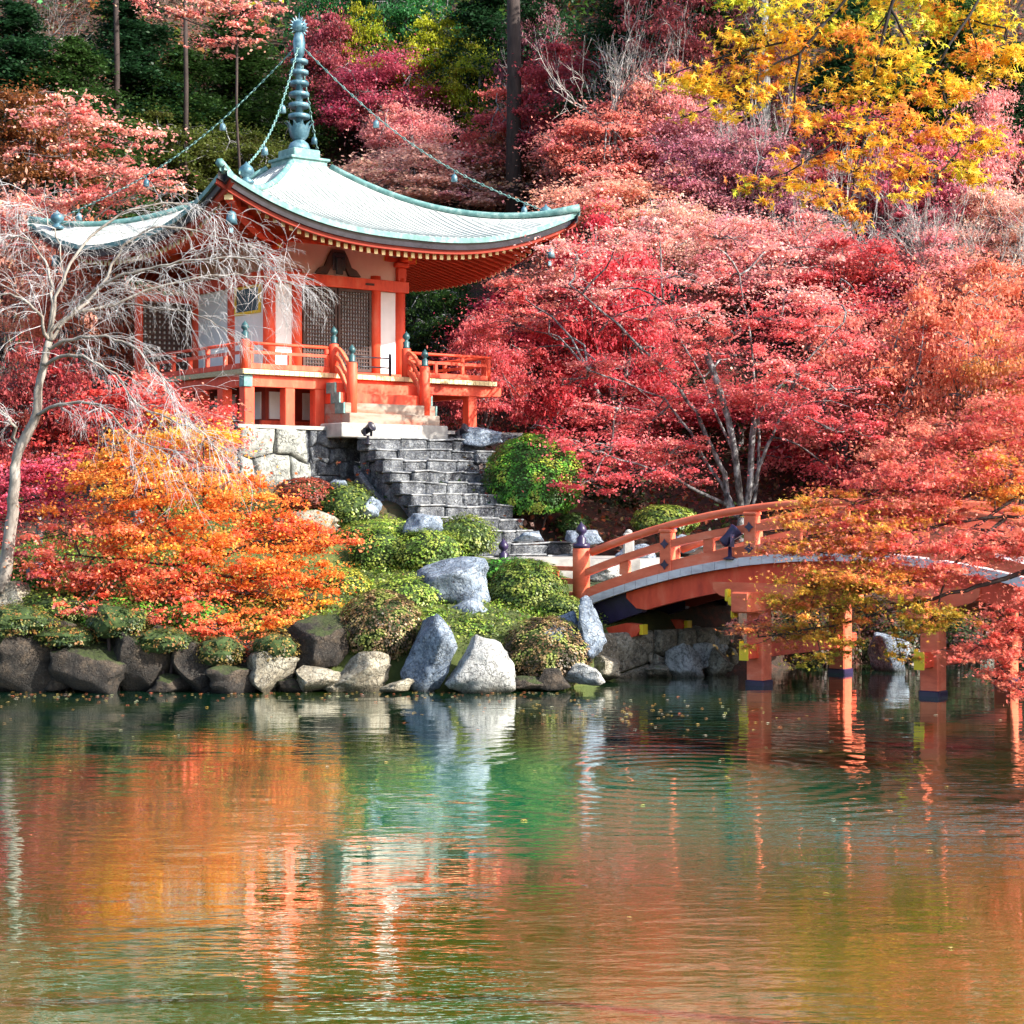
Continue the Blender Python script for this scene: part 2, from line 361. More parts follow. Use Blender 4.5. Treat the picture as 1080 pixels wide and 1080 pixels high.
a2 = noise_node(t, 4, 8, .7); r2 = ramp(t, a2.outputs['Fac'], [(.35, (.018, .012, .008)), (.5, (.045, .024, .014)), (.62, (.11, .028, .016)), (.72, (.17, .07, .025))])
g = n.new('ShaderNodeNewGeometry'); sx = n.new('ShaderNodeSeparateXYZ'); l.new(g.outputs['Position'], sx.inputs[0])
mr = n.new('ShaderNodeMapRange'); mr.inputs[1].default_value = 43; mr.inputs[2].default_value = 47; l.new(sx.outputs['Y'], mr.inputs[0])
mx = n.new('ShaderNodeMix'); mx.data_type = 'RGBA'; mrx = n.new('ShaderNodeMapRange'); mrx.inputs[1].default_value = 2.2; mrx.inputs[2].default_value = 4; l.new(sx.outputs['X'], mrx.inputs[0]); mxx = n.new('ShaderNodeMath'); mxx.operation = 'MAXIMUM'; l.new(mr.outputs[0], mxx.inputs[0]); l.new(mrx.outputs[0], mxx.inputs[1]); l.new(mxx.outputs[0], mx.inputs[0]); l.new(r1.outputs[0], mx.inputs[6]); l.new(r2.outputs[0], mx.inputs[7])
l.new(mx.outputs[2], b.inputs['Base Color']); b.inputs['Roughness'].default_value = .9; bump(t, b, a2.outputs['Fac'], .8, .08)
xs = np.concatenate([np.linspace(-90, -22, 24), np.linspace(-21.5, 21.5, 130), np.linspace(22, 90, 24)])
ys = np.concatenate([np.linspace(-30, 30, 22), np.linspace(31, 60, 110), np.linspace(61, 150, 60)])
tag(grid_mesh('ground', xs, ys, ghn, M['soil']), kind='structure')

# water
m, t, n, l, b = newmat('pond_water'); M['water'] = m
wn = noise_node(t, .35, 3, .5, 'Object'); wr = ramp(t, wn.outputs['Fac'], [(.35, (.001, .010, .007)), (.5, (.004, .035, .017)), (.64, (.018, .045, .007))])
# olive body colour near the viewer, a round emerald patch further out
gw = n.new('ShaderNodeNewGeometry'); sw = n.new('ShaderNodeSeparateXYZ'); l.new(gw.outputs['Position'], sw.inputs[0])
wy = n.new('ShaderNodeMath'); wy.operation = 'MULTIPLY_ADD'; wy.inputs[1].default_value = 7; l.new(wn.outputs['Fac'], wy.inputs[0]); l.new(sw.outputs['Y'], wy.inputs[2])
wm = n.new('ShaderNodeMapRange'); wm.inputs[1].default_value = 17; wm.inputs[2].default_value = 25; wm.inputs[3].default_value = 1; wm.inputs[4].default_value = 0; l.new(wy.outputs[0], wm.inputs[0])
wx = n.new('ShaderNodeMix'); wx.data_type = 'RGBA'; l.new(wm.outputs[0], wx.inputs[0]); l.new(wr.outputs[0], wx.inputs[6]); wx.inputs[7].default_value = (.045, .105, .010, 1)
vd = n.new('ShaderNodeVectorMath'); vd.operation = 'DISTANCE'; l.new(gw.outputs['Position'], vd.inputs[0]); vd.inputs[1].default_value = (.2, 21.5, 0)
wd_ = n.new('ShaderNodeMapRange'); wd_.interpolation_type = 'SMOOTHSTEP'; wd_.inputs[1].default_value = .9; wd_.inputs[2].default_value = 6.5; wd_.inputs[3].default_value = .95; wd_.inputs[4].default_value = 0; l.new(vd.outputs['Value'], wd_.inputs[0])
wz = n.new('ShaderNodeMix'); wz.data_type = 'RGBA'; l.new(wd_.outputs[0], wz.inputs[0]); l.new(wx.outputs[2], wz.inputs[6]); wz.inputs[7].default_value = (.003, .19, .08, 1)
l.new(wz.outputs[2], b.inputs['Base Color'])
gl = n.new('ShaderNodeBsdfGlossy'); gl.inputs['Roughness'].default_value = .015; gl.inputs['Color'].default_value = (.92, .95, .92, 1)
lw = n.new('ShaderNodeLayerWeight'); lw.inputs[0].default_value = .35; mrw = n.new('ShaderNodeMapRange'); mrw.inputs[1].default_value = .3; mrw.inputs[2].default_value = 1; mrw.inputs[3].default_value = .2; mrw.inputs[4].default_value = .70; l.new(lw.outputs['Facing'], mrw.inputs[0])
msw = n.new('ShaderNodeMixShader'); l.new(mrw.outputs[0], msw.inputs[0]); l.new(b.outputs[0], msw.inputs[1]); l.new(gl.outputs[0], msw.inputs[2]); l.new(msw.outputs[0], [q for q in n if q.type == 'OUTPUT_MATERIAL'][0].inputs[0])
b.inputs['Roughness'].default_value = .02; b.inputs['IOR'].default_value = 1.6; b.inputs['Specular IOR Level'].default_value = 1.0
w1 = noise_node(t, 1.0, 3, .5, 'Object', (1.3, 3.4, 1)); w2 = noise_node(t, 1.0, 2, .5, 'Object', (5, 11, 1))
tc = n.new('ShaderNodeTexCoord'); vs = n.new('ShaderNodeVectorMath'); vs.operation = 'SUBTRACT'; l.new(tc.outputs['Object'], vs.inputs[0]); vs.inputs[1].default_value = (2.2, 24, 0)
ln = n.new('ShaderNodeVectorMath'); ln.operation = 'LENGTH'; l.new(vs.outputs[0], ln.inputs[0])
mu = n.new('ShaderNodeMath'); mu.operation = 'MULTIPLY'; mu.inputs[1].default_value = 16; l.new(ln.outputs['Value'], mu.inputs[0])
sn = n.new('ShaderNodeMath'); sn.operation = 'SINE'; l.new(mu.outputs[0], sn.inputs[0])
fal = n.new('ShaderNodeMapRange'); fal.inputs[1].default_value = 1.0; fal.inputs[2].default_value = 6; fal.inputs[3].default_value = .22; fal.inputs[4].default_value = 0; l.new(ln.outputs['Value'], fal.inputs[0])
m5 = n.new('ShaderNodeMath'); m5.operation = 'MULTIPLY'; l.new(sn.outputs[0], m5.inputs[0]); l.new(fal.outputs[0], m5.inputs[1])
s1 = n.new('ShaderNodeMath'); s1.operation = 'MULTIPLY_ADD'; s1.inputs[1].default_value = .22; l.new(w2.outputs['Fac'], s1.inputs[0]); l.new(w1.outputs['Fac'], s1.inputs[2])
s2 = n.new('ShaderNodeMath'); s2.operation = 'ADD'; l.new(s1.outputs[0], s2.inputs[0]); l.new(m5.outputs[0], s2.inputs[1])
calm = noise_node(t, .22, 2, .5, 'Object', (1, 2.2, 1)); cm = ramp(t, calm.outputs['Fac'], [(.38, (.35, .35, .35)), (.6, (1.3, 1.3, 1.3))]); s3 = n.new('ShaderNodeMath'); s3.operation = 'MULTIPLY'; l.new(s2.outputs[0], s3.inputs[0]); l.new(cm.outputs[0], s3.inputs[1])
bpw = bump(t, b, s3.outputs[0], 1.0, .009); l.new(bpw.outputs[0], gl.inputs['Normal'])
mb = MB(); mb.add([(-80, -20, 0), (40, -20, 0), (40, 60, 0), (-80, 60, 0)], [(0, 1, 2, 3)])
tag(mb.build('pond_water', M['water']), kind='structure')
# ---------------------------------------------------------------- temple
T = thing('temple_hall', 'small vermilion and white temple hall with pale green copper roof and spire', 'temple', (TC[0], TC[1], ZB), TH)
R = 5.3; R0 = .48
def lift(s): return 1.12*abs(s)**2.6
def roofpt(s, t_, dz=0, out=0):
    h = R+(R0-R)*t_; z = 4.83+2.5*(.42*t_+.58*t_*t_)+lift(s)*(1-t_)**2.2+dz
    k = 1+.035*abs(s)**4*(1-t_)
    return (s*h*k, -(h*(1+.02*abs(s)**4*(1-t_))+out), z)
def rot4(p, k):
    x, y, z = p
    return [(x, y, z), (-y, x, z), (-x, -y, z), (y, -x, z)][k]
mb = MB(); NS, NT = 56, 22
for k in range(4):
    v = []; 
    for j in range(NT+1):
        for i in range(NS+1):
            s_ = -1+2*i/NS; v.append(rot4(roofpt(s_, j/NT), k))
    f = [(j*(NS+1)+i, j*(NS+1)+i+1, (j+1)*(NS+1)+i+1, (j+1)*(NS+1)+i) for j in range(NT) for i in range(NS)]
    mb.add(v, f, 0, True)
roof = mb.build('roof', M['roof'], T)
mb = MB()
for k in range(4):      # layered eave edge: copper lip, then dark boards
    for (dz0, dz1, i0, i1, mi) in ((0.0, -.13, 0, -.0, 0), (-.13, -.30, -.07, -.09, 1), (-.30, -.40, -.16, -.18, 2)):
        v = []
        for i in range(NS+1):
            s_ = -1+2*i/NS; a = roofpt(s_, 0, dz0, i0); c = roofpt(s_, 0, dz1, i1)
            v += [rot4(a, k), rot4(c, k)]
            c2 = roofpt(s_, 0, dz1, i1-.1); v.append(rot4(c2, k))
        mb.add(v, [(3*i, 3*i+1, 3*i+4, 3*i+3) for i in range(NS)]+[(3*i+1, 3*i+2, 3*i+5, 3*i+4) for i in range(NS)], mi)
mb.build('eave_edge', [M['teal'], M['black'], M['darkred']], roof)
# seams on the copper sheet (thin raised ribs)
mb = MB()
for k in range(4):
    for q in range(-26, 27):
        x = q*.2; pts = []
        for j in range(12):
            t_ = j/11*.985; h = R+(R0-R)*t_
            if abs(x) > h*.985: break
            p = roofpt(x/h, t_, .012); pts.append(rot4((x, p[1], p[2]), k))
        if len(pts) > 2: mb.beam(pts, .018, .02, 0, (1, 0) if k % 2 == 0 else (0, 1))
mb.build('roof_seam', M['roof'], roof)
for k in range(4):
    mb = MB(); pts = [rot4(roofpt(-1, j/14*.97, .05), k) for j in range(15)]
    mb.tube(pts, [.11]*2+[.085]*13, 6); mb.build('hip_ridge', M['teal'], roof)
# soffit + rafters
def under(s, q, dz=0):  # q 0 eave .. 1 wall
    h = R-.38+(1.95-(R-.38))*q
    return (s*h, -h, 4.40+.72*q+lift(s)*(1-q)**1.6*.96+dz)
mb = MB()
for k in range(4):
    v = []
    for j in range(9):
        for i in range(NS+1): v.append(rot4(under(-1+2*i/NS, j/8, .07), k))
    mb.add(v, [(j*(NS+1)+i, (j+1)*(NS+1)+i, (j+1)*(NS+1)+i+1, j*(NS+1)+i+1) for j in range(8) for i in range(NS)], 0, True)
soff = mb.build('eave_soffit', M['rafter'], T)
for k in range(4):
    mb = MB(); tips = MB()
    n_ = 42
    for i in range(n_):
        x = (-1+2*(i+.5)/n_)*4.72; pts = []
        for j in range(8):
            q = j/7; h = R-.38+(1.95-(R-.38))*q
            if abs(x) > h: break
            p = under(x/h, q, -.03); pts.append(rot4((x, p[1], p[2]), k))
        if len(pts) < 2:
            continue
        wd = (1, 0) if k % 2 == 0 else (0, 1)
        mb.beam(pts, .09, .12, 0, wd)
        if k in (0, 3):
            p0 = under(x/(R-.38), 0, -.03); y0 = -(R-.38); tb = MB().box(x-.052, x+.052, y0-.02, y0-.003, p0[2]-.068, p0[2]+.068)
            mb.add([rot4(v_, k) for v_ in tb.v], tb.f, 1); mb.build('rafter', [M['rafter'], M['cream']], T); mb = MB(); continue
        p0 = under(x/(R-.38), 0, -.03); y0 = -(R-.38)
        tb = MB().box(x-.052, x+.052, y0-.02, y0-.003, p0[2]-.068, p0[2]+.068)
        tips.add([rot4(v_, k) for v_ in tb.v], tb.f)
    mb.add(tips.v, tips.f, 1); rr = mb.build('rafter_row', [M['rafter'], M['cream']], T); rr['kind'] = 'stuff'
for k in range(4):      # corner hip beams with cream end
    mb = MB(); pts = [rot4(under(-1, j/6, -.16), k) for j in range(7)]
    d = np.array(pts[0])-np.array(pts[1]); pts[0] = tuple(np.array(pts[0])+d*.25)
    wd = (.707, -.707) if k % 2 == 0 else (.707, .707)
    mb.beam(pts, .2, .26, 0, wd); hb = mb.build('hip_beam', M['vermilion'], T)
    e = np.array(pts[0]); dn = d/np.linalg.norm(d); mb = MB(); mb.beam([tuple(e+dn*.004), tuple(e+dn*.02)], .205, .265, 0, wd); mb.build('beam_end_cap', M['cream'], hb)
    # wind bell below the corner
    pb = e-dn*.25; mb = MB(); mb.lathe(pb[0], pb[1], [(.012, pb[2]-.13), (.012, pb[2]-.3), (.06, pb[2]-.31), (.11, pb[2]-.36), (.125, pb[2]-.5), (.15, pb[2]-.62), (.10, pb[2]-.61), (.02, pb[2]-.5)], 12)
    mb.box(pb[0]-.05, pb[0]+.05, pb[1]-.004, pb[1]+.004, pb[2]-.82, pb[2]-.7); mb.tube([(pb[0], pb[1], pb[2]-.5), (pb[0], pb[1], pb[2]-.72)], .008, 4)
    mb.build('wind_bell', M['bronze'], T)
    c = np.array(rot4(roofpt(-.9, .075, .02), k)); mb = MB()
    mb.lathe(c[0], c[1], [(.17, c[2]), (.19, c[2]+.06), (.1, c[2]+.12), (.07, c[2]+.16), (.16, c[2]+.22), (.19, c[2]+.31), (.15, c[2]+.40), (.05, c[2]+.47), (.01, c[2]+.53)], 14)
    mb.build('corner_jewel', M['bronze'], T)
# spire
sp = MB(); sp.bevbox(-.56, .56, -.56, .56, 7.22, 7.47, .02); sp.bevbox(-.42, .42, -.42, .42, 7.47, 7.72, .02)
sp.bevbox(-.62, .62, -.62, .62, 7.40, 7.475, .015)
spr = sp.build('spire_base', M['teal'], T)
mb = MB(); mb.lathe(0, 0, [(.31, 7.72), (.30, 7.8), (.25, 7.92), (.17, 7.98), (.14, 8.02)], 18); mb.build('spire_dome', M['bronze'], T)
mb = MB()
for i in range(10):
    a = 2*math.pi*i/10; ca, sa = math.cos(a), math.sin(a)
    prof = [(.14, 8.02, .05), (.22, 8.12, .08), (.26, 8.3, .09), (.30, 8.42, .05), (.39, 8.5, .012)]
    v = []
    for r, z, w in prof:
        for s_ in (-1, 0, 1): v.append(((r+(.03 if s_ == 0 else 0))*ca-s_*w*sa, (r+(.03 if s_ == 0 else 0))*sa+s_*w*ca, z))
    f = [(3*j+q, 3*j+q+1, 3*j+4+q, 3*j+3+q) for j in range(4) for q in range(2)]; mb.add(v, f, 0, True)
mb.lathe(0, 0, [(.14, 8.0), (.16, 8.1), (.19, 8.4), (.12, 8.48)], 12); mb.build('spire_lotus', M['bronze'], T)
mb = MB(); mb.lathe(0, 0, [(.10, 8.4), (.10, 10.3), (.13, 10.32), (.15, 10.4), (.17, 10.7), (.13, 10.9), (.09, 10.95), (.09, 11.0)], 14); mb.build('spire_mast', M['bronze'], T)
for i in range(6):
    z = 8.60+.30*i; r = .30-.011*i; mb = MB()
    mb.lathe(0, 0, [(.11, z+.02), (r-.03, z), (r, z+.02), (r, z+.10), (r-.03, z+.12), (.12, z+.125)], 20)
    mb.build('spire_ring', M['bronze'], T)
mb = MB(); mb.lathe(0, 0, [(.05, 10.95), (.17, 11.0), (.21, 11.12), (.17, 11.24), (.05, 11.3), (.012, 11.32), (.008, 11.5)], 14)
for i in range(13):
    a = math.radians(-40+i*260/12)
    for ax in ((1, 0), (0, 1)):
        c0, s0 = math.cos(a), math.sin(a); px_, py_ = ax
        mb.add([(px_*(.18*c0-.03*s0), py_*(.18*c0-.03*s0), 11.12+.18*s0+.03*c0), (px_*(.18*c0+.03*s0), py_*(.18*c0+.03*s0), 11.12+.18*s0-.03*c0), (px_*.31*c0, py_*.31*c0, 11.12+.31*s0), (.02*py_+px_*.2*c0, .02*px_+py_*.2*c0, 11.12+.2*s0)], [(0, 1, 2), (0, 3, 2), (1, 3, 2)])
mb.build('flaming_jewel', M['bronze'], T)
# chains with little bells
for k in range(4):
    e = np.array(rot4(roofpt(-.93, .055, .15), k)); s0 = np.array((e[0]*.015, e[1]*.015, 10.55)); mb = MB(); N_ = 58
    P = []
    for i in range(N_+1):
        q = i/N_; p = s0+(e-s0)*q; p[2] -= .75*math.sin(math.pi*q)*(1-.25*q); P.append(p)
    for i in range(N_):
        a, c = P[i], P[i+1]; d = c-a; side = np.array([-d[1], d[0], 0]); side /= np.linalg.norm(side)
        o_ = side*.035 if i % 2 == 0 else np.array([0, 0, .035])
        mid = (a+c)/2; mb.tube([a, mid+o_, c], .014, 4); mb.tube([a, mid-o_, c], .014, 4)
    ch = mb.build('chain', M['teal'], T)
    for q in (.3, .62, .88):
        p = P[int(q*N_)]; mb = MB(); mb.lathe(p[0], p[1], [(.01, p[2]), (.01, p[2]-.1), (.05, p[2]-.11), (.08, p[2]-.17), (.09, p[2]-.3), (.06, p[2]-.31)], 9); mb.build('small_bell', M['bronze'], ch)
# body
A_, B_ = 2.04, 1.85
def pillar(u, v_, z0=1.37, z1=4.2, r=.165):
    mb = MB(); mb.lathe(u, v_, [(r, z0), (r, z1)], 18); return mb.build('pillar', M['vermilion'], T)
for u in (-A_, -1.24, 1.24, A_): pillar(u, -B_)
for v_ in (0, 1.99): pillar(-A_, v_); pillar(A_, v_)
pillar(-.6, 1.99); pillar(.6, 1.99)
mb = MB()
def panel(u0, u1, v0, v1, z0, z1, t_=.05): mb.box(min(u0, u1)-(t_ if u0 == u1 else 0), max(u0, u1)+(t_ if u0 == u1 else 0), min(v0, v1)-(t_ if v0 == v1 else 0), max(v0, v1)+(t_ if v0 == v1 else 0), z0, z1)
panel(-A_, -1.24, -B_, -B_, 1.45, 3.8); panel(1.24, A_, -B_, -B_, 1.45, 3.8)
panel(-A_, -A_, -B_+.02, 1.96, 1.45, 3.8); panel(A_, A_, -B_+.02, 1.96, 1.45, 3.8); panel(-A_, A_, 1.99, 1.99, 1.45, 3.8)
mb.build('white_wall', M['white'], T)
mb = MB()
panel(-A_, A_, -B_-.003, -B_-.003, 4.12, 5.0, .04); panel(-A_, -A_, -B_+.05, 1.9, 4.12, 5.0, .04); panel(A_, A_, -B_+.05, 1.9, 4.12, 5.0, .04); panel(-A_, A_, 1.99, 1.99, 4.12, 5.0, .04)
mb.build('frieze_plaster', M['plaster'], T)
# horizontal beams, each run its own mesh (butted between corner pillars, proud of them)
def hb_(u0, u1, v0, v1, z0, z1, mat='vermilion', name='tie_beam'):
    q = MB(); q.bevbox(u0, u1, v0, v1, z0, z1, .01); return q.build(name, M[mat], T)
for (z0, z1, o_) in ((3.80, 4.10, .20), (1.375, 1.58, .195)):
    hb_(-A_-o_, A_+o_, -B_-o_, -B_-.10, z0, z1); hb_(-A_-o_, A_+o_, 2.09, 2.19, z0, z1)
    hb_(-A_-o_, -A_-.10, -B_-.098, 2.088, z0, z1); hb_(A_+.10, A_+o_, -B_-.098, 2.088, z0, z1)
for s_ in (-1, 1):      # small dark fittings on the beam
    hb_(s_*.95-.14, s_*.95+.14, -B_-.212, -B_-.202, 3.92, 3.98, 'lattice', 'beam_fitting')
hb_(-A_-.35, A_+.35, -B_-.12, -B_+.12, 4.90, 5.06, 'vermilion', 'eave_purlin'); hb_(-A_-.35, A_+.35, 1.9, 2.1, 4.90, 5.06, 'vermilion', 'eave_purlin')
hb_(-A_-.12, -A_+.12, -B_+.122, 1.898, 4.903, 5.057, 'vermilion', 'eave_purlin'); hb_(A_-.12, A_+.12, -B_+.122, 1.898, 4.903, 5.057, 'vermilion', 'eave_purlin')
for (u, v_) in ((-A_, -B_), (A_, -B_), (-A_, 1.99), (A_, 1.99)):
    q = MB(); q.bevbox(u-.15, u+.15, v_-.15, v_+.15, 4.105, 4.484, .02); q.bevbox(u-.22, u+.22, v_-.22, v_+.22, 4.485, 4.620, .03)
    q.bevbox(u-.52, u+.52, v_-.07, v_+.07, 4.630, 4.760, .02); q.bevbox(u-.071, u+.071, v_-.52, v_+.52, 4.632, 4.762, .02)
    for (a, c) in ((-.43, 0), (.43, 0), (0, -.43), (0, .43), (0, 0)): q.bevbox(u+a-.1, u+a+.1, v_+c-.1, v_+c+.1, 4.765, 4.880, .015)
    br = q.build('bracket_cluster', M['vermilion'], T)
    for (a, c) in ((-.53, 0), (.53, 0), (0, -.53), (0, .53)):
        q = MB(); hx, hy = (.008, .06) if a else (.06, .008); q.box(u+a-hx, u+a+hx, v_+c-hy, v_+c+hy, 4.64, 4.75); q.build('bracket_end', M['yellow'], br)
# frog-leg strut above door
q = MB(); P = []
out = [(-.62, 0), (-.5, .1), (-.36, .14), (-.26, .3), (-.16, .42), (.16, .42), (.26, .3), (.36, .14), (.5, .1), (.62, 0), (.3, 0), (.14, .2), (-.14, .2), (-.3, 0)]
v = [(x*1.15, -B_-.14, 4.13+z*1.6) for x, z in out]+[(x*1.15, -B_-.05, 4.13+z*1.6) for x, z in out]; N_ = len(out)
fs = [(0, 1, 2, 13), (13, 2, 3, 12), (12, 3, 4), (12, 4, 5, 11), (11, 5, 6), (11, 6, 7, 10), (10, 7, 8, 9)]
q.add(v, fs+[tuple(i+N_ for i in reversed(f)) for f in fs]+[(i, (i+1) % N_, N_+(i+1) % N_, N_+i) for i in range(N_)]); q.build('frog_leg_strut', M['lattice'], T)
q = MB(); q.bevbox(-.2, .2, -B_-.17, -B_-.145, 4.25, 4.72, .01); q.bevbox(-.11, .11, -B_-.20, -B_-.172, 4.14, 4.6, .02); q.build('strut_carving', M['black'], T)
# doors
for s_ in (-1, 1):
    q = MB(); u0, u1 = (0.02, 1.07) if s_ > 0 else (-1.07, -.02)
    q.box(u0+.05, u1-.05, -B_-.02, -B_+.02, 1.62, 3.78); d_ = q.build('door_panel', M['white'], T)
    q = MB()
    for i in range(12):
        x = u0+.05+(u1-u0-.1)*i/11; q.box(x-.014, x+.014, -B_-.07, -B_-.03, 1.64, 3.76)
    for j in range(22):
        z = 1.66+2.1*j/21; q.box(u0+.03, u1-.03, -B_-.085, -B_-.072, z-.014, z+.014)
    q.build('door_lattice', M['lattice'], d_)
    q = MB(); 
    for (a, c, e, f_) in ((u0, u0+.07, 1.60, 3.80), (u1-.07, u1, 1.60, 3.80), (u0+.072, u1-.072, 1.60, 1.68), (u0+.072, u1-.072, 3.72, 3.80)): q.box(a, c, -B_-.1, -B_-.025, e, f_)
    q.build('door_frame', M['lattice'], d_)
# window on the shaded side
q = MB(); q.box(-A_-.075, -A_-.052, -1.45, -.28, 3.12, 3.72); w = q.build('side_window', M['darkblue'], T)
q = MB()
for (a, c, e, f_) in ((-1.52, -1.45, 3.05, 3.79), (-.28, -.21, 3.05, 3.79), (-1.449, -.281, 3.05, 3.12), (-1.449, -.281, 3.72, 3.79)): q.box(-A_-.10, -A_-.051, a, c, e, f_)
q.build('window_frame', M['yellow'], w)
# lattice wing screen closing the veranda
q = MB(); q.box(-3.68, -2.2, 2.08, 2.12, 1.5, 3.55); w = q.build('wing_screen', M['white'], T)
q = MB()
for i in range(11): x = -3.66+1.44*i/10; q.box(x-.035, x+.035, 2.02, 2.06, 1.52, 3.53)
for j in range(15): z = 1.55+1.95*j/14; q.box(-3.68, -2.2, 2.0, 2.018, z-.035, z+.035)
q.build('screen_lattice', M['lattice'], w)
q = MB(); q.bevbox(-3.86, -3.68, 1.98, 2.16, 1.37, 3.85, .02); q.bevbox(-3.70, -2.2, 1.99, 2.15, 3.56, 3.75, .02); q.build('screen_frame', M['vermilion'], w)
# veranda
q = MB()
DA, DB = 3.81, 3.655
q.bevbox(-DA-.12, DA+.12, -DB-.12, -1.9, 1.24, 1.37, .01); q.bevbox(-DA-.12, -2.0, -1.898, 2.2, 1.242, 1.368, .01); q.bevbox(2.0, DA+.12, -1.898, 2.2, 1.242, 1.368, .01)
dk = q.build('veranda_deck', M['deckwood'], T)
q = MB()
for i in range(54): x = -DA-.1+(2*DA+.2)*i/54; q.box(x+.004, x+.135, -DB-.135, -DB-.121, 1.25, 1.36)
q.build('board_ends', M['cream'], dk)
for (a, c, e, f_) in ((-DA, DA, -DB, -DB+.16), (-DA, -DA+.16, -DB+.162, 2.1), (DA-.16, DA, -DB+.162, 2.1)): hb_(a, c, e, f_, .95, 1.238, 'vermilion', 'deck_beam')
hb_(DA+.002, DA+.35, -DB, -DB+.16, .97, 1.22, 'vermilion', 'deck_beam')
q = MB(); q.bevbox(-DA-.04, -DA+.2, -DB-.04, -DB-.003, .94, 1.235, .005); q.bevbox(-DA-.04, -DA-.003, -DB, -DB+.2, .94, 1.235, .005); q.build('corner_plate', M['teal'], T)
posts = [(-DA+.15, -DB+.15), (-2.5, -DB+.15), (-1.62, -DB+.15), (1.75, -DB+.15), (3.2, -DB+.15), (2.2, -2.4), (3.3, -1.2), (-DA+.15, -2.4), (-DA+.15, -1.25), (-DA+.15, .2), (-DA+.15, 1.7), (DA-.3, .6)]
for (u, v_) in posts:
    q = MB(); q.bevbox(u-.14, u+.14, v_-.14, v_+.14, -.1, .948, .015); q.build('veranda_post', M['vermilion'], T)
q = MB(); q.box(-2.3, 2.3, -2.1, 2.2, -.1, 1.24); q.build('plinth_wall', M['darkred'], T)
for (a, c) in ((-2.2, -1.5), (-1.2, -.2), (1.6, 2.2)): q = MB(); q.box(a, c, -2.14, -2.102, .25, .95); q.build('plinth_panel', M['white'], T)
for (a, c) in ((-1.9, -.9), (-.6, .5), (.8, 1.9)): q = MB(); q.box(-2.34, -2.302, a, c, .25, .95); q.build('plinth_panel', M['white'], T)
q = MB(); q.box(-2.5, 2.5, -2.25, -2.142, -.1, .2); q.build('plinth_sill', M['vermilion'], T)
def finial(q, x, y, z, s_=1., mi=0):
    q.lathe(x, y, [(.105*s_, z), (.11*s_, z+.05*s_), (.095*s_, z+.07*s_), (.105*s_, z+.2*s_), (.06*s_, z+.23*s_), (.055*s_, z+.27*s_), (.11*s_, z+.32*s_), (.115*s_, z+.38*s_), (.08*s_, z+.45*s_), (.02*s_, z+.51*s_), (.008, z+.54*s_)], 14, mi)
def newel(u, v_, z0, z1, par, r=.125, foot=False, nm='newel_post', mat='vermilion', fin='finial', fs=.85):
    q = MB(); q.lathe(u, v_, [(r, z0), (r, z1-.02), (r-.02, z1)], 16); o = q.build(nm, M[mat], par)
    q = MB(); finial(q, u, v_, z1, fs); q.build('post_finial', M[fin], o)
    if foot:
        q = MB(); q.lathe(u, v_, [(r+.012, z0), (r+.012, z0+.26)], 16); q.build('post_foot', M['teal'], o)
    return o
def railrun(p, q_, ext0=0, ext1=0):
    """balustrade between plan points p, q_"""
    (x0, y0), (x1, y1) = p, q_; L = math.hypot(x1-x0, y1-y0); dx, dy = (x1-x0)/L, (y1-y0)/L
    wd = (-dy, dx); mb = MB()
    def P(s_, z): return (x0+dx*s_, y0+dy*s_, z)
    mb.tube([P(-ext0, 2.02), P(L+ext1, 2.02)], .042, 8)
    mb.beam([P(-ext0*.6, 1.80), P(L+ext1*.6, 1.80)], .07, .075, 0, wd); mb.beam([P(0, 1.46), P(L, 1.46)], .12, .13, 0, wd)
    r = mb.build('balustrade', M['vermilion'], T)
    n_ = max(2, round(L/.95))
    for i in range(n_+1):
        s_ = min(max(L*i/n_, .06), L-.06); mb = MB(); mb.beam([P(s_, 1.53), P(s_, 1.76)], .0, .0); mb = MB()
        c = P(s_, 0); hx, hy = .045, .045; mb.bevbox(c[0]-hx, c[0]+hx, c[1]-hy, c[1]+hy, 1.527, 1.76, .005)
        if i % 2 == 0: mb.bevbox(c[0]-.055, c[0]+.055, c[1]-.055, c[1]+.055, 1.84, 1.985, .02)
        mb.build('baluster', M['vermilion'], r)
    return r
newel(-DA+.02, -DB+.02, 1.37, 2.10, T)
railrun((-DA+.16, -DB+.06), (-1.34, -DB+.06)); railrun((1.13, -DB+.06), (DA-.05, -DB+.06), 0, .1)
railrun((-DA+.06, -DB+.16), (-DA+.06, 1.95)); railrun((DA-.06, -DB+.2), (DA-.06, 2.1))
newel(DA-.06, -DB+.05, 1.37, 1.98, T, .07, fs=.2)
